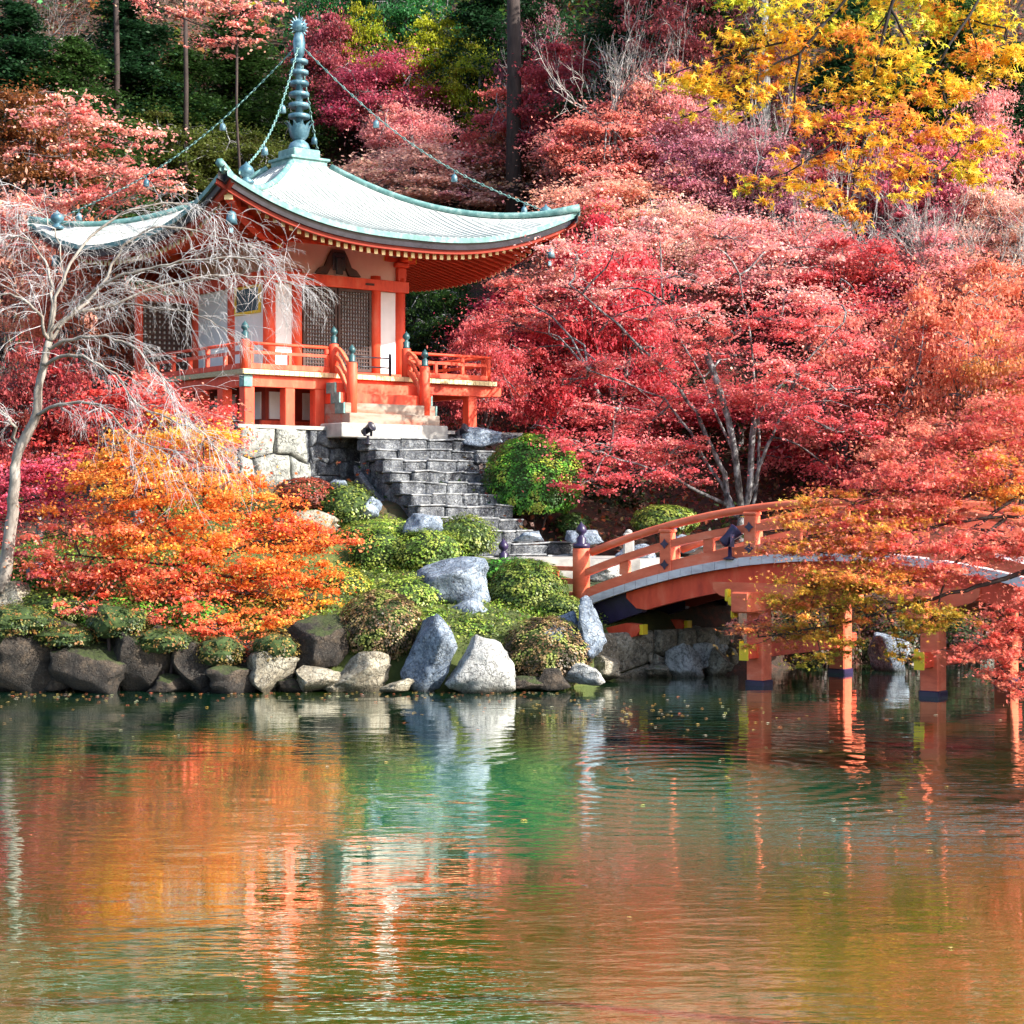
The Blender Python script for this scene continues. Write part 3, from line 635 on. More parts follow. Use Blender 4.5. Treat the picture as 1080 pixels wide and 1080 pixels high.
# wooden stair
SU = -.1
st = []
for i in range(5):
    z1 = 1.37-.262*(i+.0)-.13; y1 = -DB-.14-.2*i; q = MB()
    if i == 0: continue
    hw = 1.38
    q.bevbox(SU-hw, SU+hw, y1-.2, -DB+.02+.03*i, 1.37-.262*i-.26, 1.37-.262*i, .012)
    s_ = q.build('wooden_step', M['vermilion'] if i < 3 else M['greywood'], T)
    if i < 4:
        for e in (-1, 1):
            q = MB(); x = SU+e*(hw+.006); q.box(min(x, x+e*.05), max(x, x+e*.05), y1-.205, y1+.2, 1.37-.262*i-.265, 1.37-.262*i+.004); q.build('step_end_cap', M['teal'], s_)
for e in (-1, 1):
    x = SU+e*1.12
    newel(x, -DB+.0, 1.37, 2.12, T, .125); newel(x, -DB-.84, .05, 1.60, T, .135, True)
    for (za, zb_, w, h, nm) in ((2.0, 1.46, .09, .10, 'curved_handrail'), (1.78, 1.0, .07, .12, 'curved_handrail'), (1.50, .66, .09, .14, 'curved_handrail')):
        pts = []
        for j in range(9):
            t_ = j/8; y = -DB-.10-.66*t_; z = za+(zb_-za)*(t_**1.35)+.05*math.sin(math.pi*t_); pts.append((x, y, z))
        mb = MB(); mb.beam(pts, w, h, 0, (1, 0)); mb.build(nm, M['salmon'], T)

# stone podium and staircase (own things)
PD = thing('stone_podium', 'rough stone retaining wall of large lichened blocks under the temple', 'retaining wall', (TC[0], TC[1], ZB), TH)
q = MB(); q.box(-4.29, 4.3, -4.19, 5.5, -2.6, -.11); q.build('podium_core', M['stair_stone'], PD)
q = MB(); q.box(-4.36, 4.4, -4.3, 5.5, -.108, -.02); q.build('podium_paving', M['cutstone'], PD)
def wall_stones(name, par, rng, x0, x1, z0, z1, fn, size, mat, bulge=.16):
    """irregular fitted masonry: six sided stones on a jittered lattice, each with a rounded rough face"""
    rnd = random.Random(rng*7+1); mb = MB(); nx = max(1, round((x1-x0)/(size*1.35))); nz = max(1, round((z1-z0)/size)); w = (x1-x0)/nx; h = (z1-z0)/nz
    node = {}
    for j in range(nz+1):
        for k in range(-1, 2*nx+3):
            ed = j in (0, nz)
            node[k, j] = (min(max(x0+k*w/2+(rnd.uniform(-.2, .2)*w), x0), x1), z0+j*h+(0 if ed else rnd.uniform(-.24, .24)*h))
    for j in range(nz):
        for i in range(-1 if j % 2 else 0, nx):
            k = 2*i+(j % 2); P = [node[q, r] for q, r in ((k, j), (k+1, j), (k+2, j), (k+2, j+1), (k+1, j+1), (k, j+1)) if (q, r) in node]
            if len(P) < 6 or max(p[0] for p in P)-min(p[0] for p in P) < .12: continue
            cx_ = sum(p[0] for p in P)/6; cz_ = sum(p[1] for p in P)/6; ring = []
            for a in range(6):
                p, q = P[a], P[(a+1) % 6]
                for t_ in (0, .25, .5, .75): ring.append((p[0]+(q[0]-p[0])*t_, p[1]+(q[1]-p[1])*t_))
            n_ = len(ring); b0 = bulge*rnd.uniform(.7, 1.25); v = []; tilt_ = rnd.uniform(-.1, .1)
            for sc_, dp in ((.97, -.05), (.955, .35), (.90, .7), (.72, .92), (.4, 1.0)):
                for (px_, pz_) in ring:
                    xx = cx_+(px_-cx_)*sc_; zz = cz_+(pz_-cz_)*sc_; r_ = .93 if sc_ > .8 else 1
                    nn = noise.noise((xx*2.6, zz*2.6, rng))*.05+noise.noise((xx*7, zz*7, rng))*.02
                    v.append(fn(xx+nn*.5, -(dp*b0+(nn+tilt_*(xx-cx_) if dp > 0 else 0)), zz+nn*.5))
            v.append(fn(cx_, -b0, cz_)); f = []
            for r_ in range(4):
                for a in range(n_): f.append((r_*n_+a, r_*n_+(a+1) % n_, (r_+1)*n_+(a+1) % n_, (r_+1)*n_+a))
            for a in range(n_): f.append((4*n_+a, 4*n_+(a+1) % n_, 5*n_))
            mb.add(v, f, 0, True)
    return mb.build(name, M[mat], par)
wall_stones('block_facing', PD, 5, -4.3, -2.3, -2.5, -.1, lambda a, b_, c: (a, -4.2+b_, c), .8, 'wall_stone')
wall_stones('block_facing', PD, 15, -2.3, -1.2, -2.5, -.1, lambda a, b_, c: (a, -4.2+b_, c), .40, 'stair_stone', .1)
wall_stones('block_facing', PD, 8, -4.2, 4.0, -2.5, -.1, lambda a, b_, c: (-4.3+b_, a, c), .8, 'wall_stone')
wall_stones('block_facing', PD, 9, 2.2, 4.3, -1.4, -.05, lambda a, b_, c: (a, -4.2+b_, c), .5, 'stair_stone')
q = MB(); q.bevbox(SU-1.75, SU+1.5, -5.0, -4.0, -.30, .06, .02); q.build('top_slab', M['cutstone'], PD)
SC = thing('stone_staircase', 'worn grey stone staircase climbing to the temple beside the round green bush', 'staircase', (TC[0], TC[1], ZB), TH)
ns = 11; rs = random.Random(4)
for i in range(ns):
    zt = -.30-.27*i - .008*i*i*.2; y1 = -4.98-.40*i; u0 = -1.35-.02*i+rs.uniform(-.06, .06); u1 = 2.33 if i < 2 else (1.35 if i < 9 else 2.6)
    q = MB(); n_ = rs.randint(4, 6); cuts = sorted([u0]+[u0+(u1-u0)*(k+rs.uniform(-.22, .22))/n_ for k in range(1, n_)]+[u1])
    for a, c in zip(cuts[:-1], cuts[1:]):
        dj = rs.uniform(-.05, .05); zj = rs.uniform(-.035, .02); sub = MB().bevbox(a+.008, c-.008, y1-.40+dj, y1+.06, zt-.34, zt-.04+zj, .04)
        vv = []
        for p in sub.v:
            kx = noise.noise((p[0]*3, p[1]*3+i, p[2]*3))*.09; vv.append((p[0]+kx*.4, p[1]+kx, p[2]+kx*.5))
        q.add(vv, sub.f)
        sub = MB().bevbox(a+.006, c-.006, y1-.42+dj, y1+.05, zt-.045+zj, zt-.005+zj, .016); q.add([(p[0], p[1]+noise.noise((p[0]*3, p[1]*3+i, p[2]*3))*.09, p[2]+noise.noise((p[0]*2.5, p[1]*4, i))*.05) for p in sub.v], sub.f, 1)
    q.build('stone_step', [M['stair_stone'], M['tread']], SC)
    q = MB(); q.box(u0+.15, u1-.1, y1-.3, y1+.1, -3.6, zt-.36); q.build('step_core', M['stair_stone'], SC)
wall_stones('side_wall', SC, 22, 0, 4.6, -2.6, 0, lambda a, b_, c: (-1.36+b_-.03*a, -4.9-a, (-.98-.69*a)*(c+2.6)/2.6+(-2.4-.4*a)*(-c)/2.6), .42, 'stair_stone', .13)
PV = MB(); V_ = [tl(u, v_) for (u, v_) in ((-1.9, -9.3), (2.9, -9.3), (3.8, -12.2), (1.2, -12.6), (-1.6, -11.0))]
PV.add([(x, y, 2.24) for x, y in V_]+[(x, y, 1.0) for x, y in V_], [(0, 1, 2, 3, 4)]+[(i, i+5, (i+1) % 5+5, (i+1) % 5) for i in range(5)])
tag(PV.build('stone_path', M['cutstone']), kind='structure')
# little black spotlights on the top stone step, and their sister on the bridge edge
def spotlight(name, label, loc, rz, s_=1, mat='black', tilt=.5):
    o = thing(name, label, 'spotlight', loc, rz, 'garden spotlights'); o.scale = (s_,)*3
    q = MB(); q.lathe(0, 0, [(.09, 0), (.1, .02), (.03, .05), (.025, .2)], 10); q.build('stand', M[mat], o)
    q = MB(); q.box(-.12, -.105, -.03, .03, .18, .36); q.box(.105, .12, -.03, .03, .18, .36); q.box(-.104, .104, -.03, .03, .18, .20); q.build('bracket', M[mat], o)
    q = MB(); sub = MB().lathe(0, 0, [(.05, -.16), (.075, -.14), (.08, 0), (.10, .1), (.12, .13), (.11, .14), (.09, .12)], 14)
    ct, s2 = math.cos(1.57-tilt), math.sin(1.57-tilt); q.add([(x, y*ct-z*s2, y*s2+z*ct+.33) for x, y, z in sub.v], sub.f, 0, True); q.build('lamp_housing', M[mat], o)
    return o
for (px, py, d, lab) in ((388, 469, 46.7, 'small black spotlight on the stair wall below the left newel post'), (487, 470, 48.6, 'small black spotlight at the right end of the top stone steps')):
    p = at(px, py, d); spotlight('spotlight', lab, tuple(p), TH+.3, 1.15)
# dark metal barrier at the top of the wooden stair
BR = thing('metal_barrier', 'dark metal barrier with two rails across the veranda opening', 'barrier', (*tl(.1, -3.3), ZB+1.37), TH)
q = MB(); q.bevbox(.62, .68, -.03, .03, 0, .62, .005); q.build('barrier_post', M['black'], BR)
q = MB(); q.bevbox(-.8, -.75, -.03, .03, 0, .55, .005); q.build('barrier_post', M['black'], BR)
for z in (.25, .5): q = MB(); q.tube([(-.75, 0, z), (.62, 0, z)], .02, 6); q.build('barrier_rail', M['black'], BR)

# ---------------------------------------------------------------- bridge
BA = math.atan2(-.6, .8); BC = (6.07, 35.04); BW = 3.6
B = thing('arched_bridge', 'arched vermilion wooden bridge with black capped posts over the pond', 'bridge', (BC[0], BC[1], 0), BA)
def bz(s_): return 2.55-.0316*s_*s_
def arc(s0, s1, y, dz, n_=24): return [(s0+(s1-s0)*i/n_, y, bz(s0+(s1-s0)*i/n_)+dz) for i in range(n_+1)]
q = MB(); pts = arc(-5.95, 5.95, BW/2, -.07, 40); q.beam(pts, BW+.24, .12, 0, (0, 1)); q.build('deck', M['slab'], B)
for y in (-.13, BW+.13):
    q = MB(); n_ = 46
    for i in range(n_):
        a = -5.95+11.9*i/n_; c = a+11.9/n_-.008; o_ = random.Random(i).uniform(-.006, .006)
        v = []
        for x in (a, c):
            for (dy, dz) in ((-.045, -.16), (.045, -.16), (.045, 0), (-.045, 0)): v.append((x, y+dy+o_, bz(x)+dz+.006+o_*.5))
        q.add(v, [(3, 2, 1, 0), (4, 5, 6, 7)]+[(k, (k+1) % 4, 4+(k+1) % 4, 4+k) for k in range(4)])
    q.build('deck_edge_boards', M['slab'], B)
for y in (.12, BW/2, BW-.12):
    q = MB(); n_ = 40; v = []
    for i in range(n_+1):
        x = -4.75+9.5*i/n_; e = min(1, (4.75-abs(x))/.45); dep = .40+.06*(abs(x)/4.75); low = bz(x)-.16-dep*(.2+.8*math.sin(e*math.pi/2)) if e < 1 else bz(x)-.16-dep
        for (dy, z) in ((-.1, bz(x)-.155), (.1, bz(x)-.155), (.1, low), (-.1, low)): v.append((x, y+dy, z))
    f = [(0, 1, 2, 3), (4*n_+3, 4*n_+2, 4*n_+1, 4*n_)]+[(4*i+k, 4*i+4+k, 4*i+4+(k+1) % 4, 4*i+(k+1) % 4) for i in range(n_) for k in range(4)]
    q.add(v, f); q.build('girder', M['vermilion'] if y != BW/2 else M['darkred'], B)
    for e in (-1, 1):
        q = MB(); q.beam([(e*4.4, y+(.03 if y < BW/2 else -.03), bz(4.4)-.38), (e*5.8, y+(.03 if y < BW/2 else -.03), bz(5.8)-.38)], .16, .5, 0, (0, 1)); q.build('girder_end', M['purple'], B)
        q = MB(); v = []; prof = [(5.7, 0), (4.75, .22), (4.5, .2), (4.42, .1), (4.5, -.02), (4.75, -.10), (5.6, -.34), (5.7, -.34)]; zb0 = .86
        v = [(e*x, y-.11, zb0+z) for x, z in prof]+[(e*x, y+.11, zb0+z) for x, z in prof]; N_ = len(prof)
        q.add(v, [tuple(range(N_)), tuple(range(2*N_-1, N_-1, -1))]+[(i, N_+i, N_+(i+1) % N_, (i+1) % N_) for i in range(N_)])
        c_ = q.build('cantilever_arm', M['vermilion'], B)
        q = MB(); q.box(min(e*4.36, e*4.44), max(e*4.36, e*4.44), y-.09, y+.09, zb0-.0, zb0+.2); q.build('arm_end_ornament', M['yellow'], c_)
# cross joists below the deck
for i in range(13):
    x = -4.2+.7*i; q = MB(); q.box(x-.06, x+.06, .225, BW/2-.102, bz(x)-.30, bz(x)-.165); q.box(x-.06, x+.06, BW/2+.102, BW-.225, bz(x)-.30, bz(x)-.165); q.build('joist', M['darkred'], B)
for x in (-1.78, 1.78):
    for y in (.12, BW-.12):
        q = MB(); q.bevbox(x-.18, x+.18, y-.18, y+.18, -1.2, 1.62, .025); c_ = q.build('column', M['salmon'], B)
        q = MB(); q.bevbox(x-.2, x+.2, y-.2, y+.2, -1.0, .10, .02); q.build('column_shoe', M['purple'], c_)
        q = MB(); prof = [(-.95, 1.95), (-.93, 1.80), (-.8, 1.70), (-.5, 1.62), (.5, 1.62), (.8, 1.70), (.93, 1.80), (.95, 1.95)]; N_ = len(prof)
        q.add([(x+a, y-.14, z) for a, z in prof]+[(x+a, y+.14, z) for a, z in prof], [tuple(range(N_)), tuple(range(2*N_-1, N_-1, -1))]+[(i, N_+i, N_+(i+1) % N_, (i+1) % N_) for i in range(N_)])
        q.build('bracket_arm', M['salmon'], c_)
    q = MB(); q.bevbox(x-.2, x+.2, -.62, BW+.62, 1.40, 1.80, .03); cb = q.build('crossbeam', M['salmon'], B)
    for e, yy in ((-1, -.62), (1, BW+.62)):
        q = MB(); q.box(x-.17, x+.17, min(yy, yy+e*.02), max(yy, yy+e*.02), 1.43, 1.77); q.build('beam_end_cap', M['salmon'], cb)
        q = MB(); y0 = -.5 if e < 0 else BW+.3
        q.bevbox(x-.34, x-.205, y0, y0+.2, 1.52, 1.70, .03); q.bevbox(x-.28, x-.205, y0, y0+.2, 1.28, 1.46, .03); q.bevbox(x-.42, x-.345, y0+.03, y0+.17, 1.60, 1.84, .02); q.build('crossbeam_ornament', M['yellow'], cb)
    q = MB(); q.bevbox(x-.09, x+.09, -.45, BW+.45, .52, .80, .015); tb = q.build('tie_beam', M['vermilion'], B)
    q = MB(); q.box(x-.115, x-.094, -.44, -.30, .50, .86); q.box(x-.095, x+.095, -.475, -.452, .50, .82); q.build('tie_end_plate', M['yellow'], tb)
for y in (.06, BW-.06):
    for i, s_ in enumerate((-3.8, -1.9, 0, 1.9, 3.8)):
        z = bz(s_); q = MB(); q.bevbox(s_-.13, s_+.13, y-.10, y+.10, z, z+.80, .015); q.bevbox(s_-.15, s_+.15, y-.12, y+.12, z+.80, z+.87, .02); p_ = q.build('rail_post', M['salmon'], B)
        for dz in (.17, .58):
            c0 = z+dz
            for sy in (-1, 1):
                q = MB()
                yy = y+sy*.128; v = [(s_, yy, c0+.1), (s_+.04, yy, c0+.04), (s_+.1, yy, c0), (s_+.04, yy, c0-.04), (s_, yy, c0-.1), (s_-.04, yy, c0-.04), (s_-.1, yy, c0), (s_-.04, yy, c0+.04)]
                v2 = [(a, b_-sy*.012, c) for a, b_, c in v]
                q.add(v+v2, [tuple(range(8)), tuple(range(15, 7, -1))]+[(k, (k+1) % 8, 8+(k+1) % 8, 8+k) for k in range(8)])
                q.build('nail_cover', M['purple'], p_)
    for s_ in (-4.8, -2.85, -.95, .95, 2.85, 4.8):
        z = bz(s_); q = MB(); q.bevbox(s_-.11, s_+.11, y-.05, y+.05, z+.22, z+.5, .01); q.build('rail_strut', M['salmon'], B)
    q = MB(); q.tube(arc(-5.62, 5.62, y, .93), .08, 12); q.build('handrail', M['salmon'], B)
    q = MB(); q.beam(arc(-5.72, 5.72, y, .56), .16, .15, 0, (0, 1)); q.build('middle_rail', M['salmon'], B)
    q = MB(); q.beam(arc(-5.72, 5.72, y, .13), .13, .2, 0, (0, 1)); q.build('bottom_rail', M['salmon'], B)
    for e in (-1, 1):
        q = MB(); z = bz(5.82); q.lathe(e*5.87, y, [(.175, z-.15), (.175, z+1.08), (.16, z+1.1)], 18); p_ = q.build('newel_post', M['salmon'], B)
        q = MB(); finial(q, e*5.87, y, z+1.10, 1.08*.9+.0); q.lathe(e*5.87, y, [(.18, z+1.085), (.18, z+1.18)], 16); q.build('post_finial', M['purple'], p_)
# approach fence going left from the newel
pN = np.array([BC[0]+.8*-5.87+.6*.06, BC[1]-.6*-5.87+.8*.06]); zN = bz(5.82)
AF = thing('approach_fence', 'short low vermilion fence with black capped post left of the bridge', 'fence', (pN[0], pN[1], zN), 0)
e2 = np.array([at(531, 560, 40.6)[0], 40.6]) - pN
q = MB(); q.lathe(e2[0], e2[1], [(.14, -.4), (.14, .72), (.12, .74)], 16); p_ = q.build('fence_post', M['salmon'], AF)
q = MB(); finial(q, e2[0], e2[1], .74, .95); q.lathe(e2[0], e2[1], [(.145, .70), (.145, .80)], 14); q.build('post_finial', M['purple'], p_)
L_ = np.linalg.norm(e2); dd = e2/L_; wd = (-dd[1], dd[0])
for (z, w, h) in ((.66, .09, .09), (.40, .1, .11), (.08, .11, .2)):
    q = MB(); q.beam([(dd[0]*.17, dd[1]*.17, z), (dd[0]*(L_-.14), dd[1]*(L_-.14), z)], w, h, 0, wd); q.build('fence_rail', M['salmon'], AF)
for f_ in (.33, .66):
    q = MB(); x, y = dd*L_*f_; q.bevbox(x-.1, x+.1, y-.05, y+.05, .18, .62, .01); q.build('fence_strut', M['salmon'], AF)
# spotlight on bridge edge
def bl(s_, y, z=None): return (BC[0]+.8*s_+.6*y, BC[1]-.6*s_+.8*y, bz(s_) if z is None else z)
spotlight('spotlight', 'dark violet floodlight on the outer edge of the arched bridge deck', bl(-1.92-.35, -.14), BA+2.4, 1.35, 'purple', .75)
# small pale post beyond the bridge rail
q = MB(); p = at(663, 575, 43); q.bevbox(-.12, .12, -.12, .12, -.9, .28, .03); q.lathe(0, 0, [(.09, .28), (.07, .33), (.02, .36)], 8)
o = q.build('stone_marker_post', M['cutstone'], None, tuple(p)); tag(o, 'small square pale stone post behind the bridge handrail', 'stone post')
# mortared abutment under the bridge
AB = thing('bridge_abutment', 'shaded stone abutment wall under the left end of the bridge', 'abutment', (0, 0, 0), 0)
a0 = np.array([1.55, 37.3]); a1 = np.array([4.6, 39.75])
dv = (a1-a0)/np.linalg.norm(a1-a0); nv_ = np.array([dv[1], -dv[0]])
wall_stones('masonry', AB, 31, 0, 1.6, -.6, .92, lambda a, b_, c: (a0[0]+dv[0]*a+nv_[0]*-b_, a0[1]+dv[1]*a+nv_[1]*-b_, c), .9, 'rock_tan')
wall_stones('masonry', AB, 32, 1.6, 3.95, -.6, .92, lambda a, b_, c: (a0[0]+dv[0]*a+nv_[0]*-b_, a0[1]+dv[1]*a+nv_[1]*-b_, c), .48, 'rock_tan', .2)
# ---------------------------------------------------------------- boulders
def rock(px, py, w, h, d, mat, label, seed, cuts=7, depth=None, rz=0, cat='boulder', amp=.2):
    p = at(px, py, d); sx = w/2/F*d; sz = h/2/F*d; sy = depth or min(max(sx, sz)*.85, 1.2)
    V, Fc = blob(seed, sx*1.25, sy*1.15, sz*1.25, 4, amp*.8, 3 if abs(seed-11*1.37) < .01 else cuts+6, (.42, .82)); V[:, :2] *= (1+.32*np.clip(-V[:, 2:3]/max(sz, .05), 0, 1))
    mb = MB(); mb.add(V, Fc, 0, True); o = mb.build('boulder', M[mat], None, tuple(p)); tag(o, label, cat)
    return o
rocks = [
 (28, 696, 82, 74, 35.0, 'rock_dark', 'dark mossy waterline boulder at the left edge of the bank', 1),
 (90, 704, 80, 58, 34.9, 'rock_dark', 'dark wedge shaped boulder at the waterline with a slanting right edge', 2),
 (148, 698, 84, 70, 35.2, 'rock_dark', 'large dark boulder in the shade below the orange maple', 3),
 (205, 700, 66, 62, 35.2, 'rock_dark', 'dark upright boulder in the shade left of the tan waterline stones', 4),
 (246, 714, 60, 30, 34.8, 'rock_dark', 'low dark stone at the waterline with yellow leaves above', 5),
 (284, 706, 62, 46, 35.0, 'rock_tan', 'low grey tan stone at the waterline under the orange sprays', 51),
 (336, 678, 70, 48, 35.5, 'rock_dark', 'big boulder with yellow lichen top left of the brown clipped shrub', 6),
 (333, 713, 56, 30, 34.9, 'rock_tan', 'pale tan stone at the waterline below the lichen topped boulder', 7),
 (386, 710, 62, 36, 35.0, 'rock_tan', 'broad tan stone at the waterline below the brown clipped shrub', 8),
 (421, 723, 34, 13, 34.6, 'rock_tan', 'small flat stone poking out of the water', 9),
 (453, 690, 58, 84, 35.1, 'rock_blue', 'tall blue grey boulder with a pointed top at the waterline', 10),
 (503, 704, 60, 50, 34.9, 'rock_pale', 'smooth pale dome shaped boulder at the waterline', 11),
 (480, 618, 88, 50, 37.6, 'rock_blue', 'broad pale blue boulder lying in the middle of the garden slope', 12),
 (489, 645, 52, 22, 37.0, 'rock_blue', 'narrow rough stone just below the broad pale blue boulder', 13),
 (592, 676, 44, 66, 35.6, 'rock_blue', 'leaning blue grey boulder right of the lowest clipped shrub', 14),
 (619, 672, 36, 64, 35.8, 'rock_blue', 'upright grey violet boulder beside the bridge girder end', 15),
 (616, 712, 36, 22, 35.1, 'rock_pale', 'small round pale stone at the foot of the upright boulders', 16),
 (322, 552, 70, 26, 41.0, 'rock_tan', 'flat pale rock above the orange maple on the garden slope', 17),
 (447, 553, 40, 20, 41.2, 'rock_blue', 'low grey stone among green shrubs left of the staircase', 18),
 (357, 520, 22, 24, 43.0, 'rock_blue', 'small grey rock half hidden in the pine-like shrub below the podium', 19),
 (388, 537, 24, 22, 42.6, 'rock_blue', 'small bluish stone at the foot of the stair side wall', 20),
 (14, 632, 44, 30, 36.6, 'rock_tan', 'pale stone beside the silver tree trunk at the left edge', 21),
 (40, 602, 34, 18, 38.0, 'rock_blue', 'bluish stone half hidden behind the pink sprays at left', 22),
 (560, 566, 26, 14, 44, 'rock_blue', 'low stone at the left foot of the stone staircase', 23),
 (722, 700, 34, 34, 38.0, 'rock_pale', 'pale round stone under the bridge', 24),
 (744, 689, 40, 30, 38.7, 'rock_pale', 'pale flat topped stone stacked under the bridge', 25),
 (757, 702, 32, 34, 38.4, 'rock_tan', 'grey stone at the waterline left of the first bridge column', 26),
 (741, 671, 30, 22, 39.4, 'rock_pale', 'topmost pale stone of the heap under the bridge', 27),
 (935, 690, 42, 46, 39.6, 'rock_blue', 'bluish boulder under the middle of the bridge', 28),
 (843, 703, 44, 16, 41.0, 'rock_pale', 'low pale stone on the shore seen between the bridge columns', 29),
 (890, 708, 30, 12, 41.0, 'rock_tan', 'flat stone on the far shore seen beside the rear bridge column', 30),
 (672, 588, 40, 22, 43.6, 'rock_blue', 'rounded grey stone seen through the left half of the bridge railing', 31),
 (716, 575, 44, 22, 44.5, 'rock_blue', 'grey stone seen between the posts of the bridge railing', 32),
 (612, 566, 44, 22, 45.5, 'rock_blue', 'grey stone at the right foot of the staircase behind the bridge newel', 33),
 (640, 604, 30, 16, 42.5, 'rock_pale', 'pale kerb stone beside the path behind the bridge newel', 34),
 (506, 462, 46, 22, 49.0, 'rock_blue', 'bluish stone at the top right end of the staircase', 35),
]
for r in rocks: rock(*r[:7], r[7][:0] or r[6][:0] or r[6], r[7]) if False else rock(r[0], r[1], r[2], r[3], r[4], r[5], r[6], r[7]*1.37)
# further small stones filling the waterline, left to right
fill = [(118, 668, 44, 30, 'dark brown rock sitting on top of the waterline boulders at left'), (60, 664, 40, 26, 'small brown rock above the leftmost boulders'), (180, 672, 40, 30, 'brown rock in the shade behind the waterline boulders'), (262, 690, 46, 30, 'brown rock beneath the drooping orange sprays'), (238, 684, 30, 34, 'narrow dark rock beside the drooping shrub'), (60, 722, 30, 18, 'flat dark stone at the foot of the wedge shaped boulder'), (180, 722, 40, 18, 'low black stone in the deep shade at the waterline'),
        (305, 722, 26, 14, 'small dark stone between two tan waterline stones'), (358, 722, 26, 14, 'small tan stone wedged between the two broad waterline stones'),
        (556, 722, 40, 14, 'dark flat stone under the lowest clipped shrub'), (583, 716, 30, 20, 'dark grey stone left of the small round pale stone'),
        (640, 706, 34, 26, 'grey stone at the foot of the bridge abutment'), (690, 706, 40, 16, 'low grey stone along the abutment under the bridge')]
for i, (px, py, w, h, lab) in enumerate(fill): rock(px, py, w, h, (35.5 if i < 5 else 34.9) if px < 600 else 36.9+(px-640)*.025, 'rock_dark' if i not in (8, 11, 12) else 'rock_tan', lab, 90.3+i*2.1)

# ---------------------------------------------------------------- shrubs
def shrub(px, py, rx, ry, d, cols, label, seed, loose=0, leaf=.075, n=None, depth=None, cat='shrub', name='clipped_shrub'):
    rng = np.random.default_rng(seed); p = at(px, py, d); sx, sz = rx/F*d, ry/F*d; sy = depth or sx*.9
    V, Fc = blob(seed, sx*.8, sy*.8, sz*.8, 3, .10+loose*.15, 2, (.8, .95)); mb = MB(); mb.add(V, Fc)
    n = n or int(min(42000, (17 if not loose else 12)*(sx*sz+sx*sy)/(leaf**2)))
    D = rng.normal(size=(n, 3)); D /= np.linalg.norm(D, axis=1)[:, None]; D[:, 2] = np.where(D[:, 2] < -.8, -D[:, 2], D[:, 2])
    k = 1-np.abs(rng.normal(0, .05+loose*.12, n)); off = seed*3.3
    bumps = np.array([noise.noise((a[0]*2.4+off, a[1]*2.4, a[2]*2.4))*(.06+loose*.1)+noise.noise((a[0]*6+off, a[1]*6, a[2]*6))*(.05+loose*.14) for a in D])
    C = D*(k+bumps)[:, None]*np.array([sx, sy, sz]); cols = np.array(cols)
    pat = np.array([noise.noise((a[0]*3+off, a[1]*3, a[2]*3+9)) for a in D]); w = np.clip(.5+pat*1.4+rng.normal(0, .15, n), 0, .999)
    cc = cols[(w*len(cols)).astype(int)]
    Vv, Ff, Cc = leaves_arrays(rng, C, leaf, .6, cc, QUAD, .18, facing=D)
    root = thing(name, label, cat, tuple(p)); mesh_quads('foliage', Vv, Ff, Cc, M['bushleaf'], root); mb.build('twig_core', M['bushcore'], root)
    g0 = ghs(p[0], p[1]); sb = MB()
    if p[2]-sz*.7 > g0: 
        for a in (-.3, 0, .3): sb.tube([(a*sx*.4, 0, g0-p[2]-.1), (a*sx, a*.3, -sz*.5)], .035, 5)
        sb.build('stem', M['bark_dark'], root)
    return root
M['bushcore'] = noisy('shrub_inner_twigs', [(.35, (.02, .04, .008)), (.7, (.05, .08, .018))], 8, .9)
G1 = [(.03, .11, .012), (.06, .22, .02), (.10, .32, .03), (.16, .38, .04)]
G2 = [(.05, .09, .015), (.11, .16, .02), (.17, .22, .03), (.23, .27, .05)]
G3 = [(.08, .15, .02), (.18, .28, .03), (.24, .33, .045), (.32, .38, .06)]
BRN = [(.05, .035, .015), (.14, .08, .03), (.25, .16, .07), (.38, .27, .12)]
GDK = [(.02, .05, .012), (.04, .10, .02), (.08, .15, .03)]
RD = [(.16, .03, .015), (.30, .05, .03), (.38, .09, .05)]
shrub(563, 505, 55, 47, 47.2, G1+[(.35, .42, .05)], 'large round bright green clipped bush right of the stone staircase', 1, 0, .065, cat='bush')
shrub(701, 549, 36, 17, 46, G2, 'low dome shaped green bush behind the bridge handrail', 2, 0, .08, cat='bush')
shrub(557, 626, 44, 37, 38.0, G2, 'rounded olive green clipped shrub in front of the low fence', 3, 0, .06)
shrub(577, 689, 50, 40, 35.7, BRN+[(.25, .28, .06)], 'round clipped shrub with brownish face and green top above the waterline', 4, 0, .055)
shrub(402, 662, 47, 40, 35.8, BRN+[(.22, .25, .05)], 'brown tinged clipped shrub between lichen topped and blue boulders', 5, 0, .055)
shrub(322, 522, 34, 19, 43, RD, 'small dark red clipped shrub in front of the podium wall', 6, 0, .065)
shrub(365, 533, 32, 26, 42.8, G2, 'airy grey green shrub against the stair side wall', 7, .8, .06, name='loose_shrub')
shrub(490, 566, 38, 24, 41.5, G2, 'dense olive green shrub at the left foot of the staircase', 8, .6, .06, name='loose_shrub')
shrub(452, 583, 42, 26, 40.5, G3, 'fresh green leafy shrub in the middle of the garden slope', 9, .7, .06, name='loose_shrub')
shrub(400, 585, 34, 30, 40.8, G3, 'pale yellow green shrub right of the orange maple crown', 10, .7, .06, name='loose_shrub')
shrub(405, 563, 50, 16, 42, G3, 'low light green shrub below the small red shrub', 11, .7, .06, name='loose_shrub')
shrub(430, 630, 44, 22, 37.5, G3, 'low bright green shrub left of the broad pale blue boulder', 12, .6, .055, name='loose_shrub')
shrub(365, 625, 30, 26, 38.5, [(.2, .25, .03), (.36, .36, .04), (.45, .4, .05)], 'yellowish shrub peeking out right of the orange maple', 13, .7, .06, name='loose_shrub')
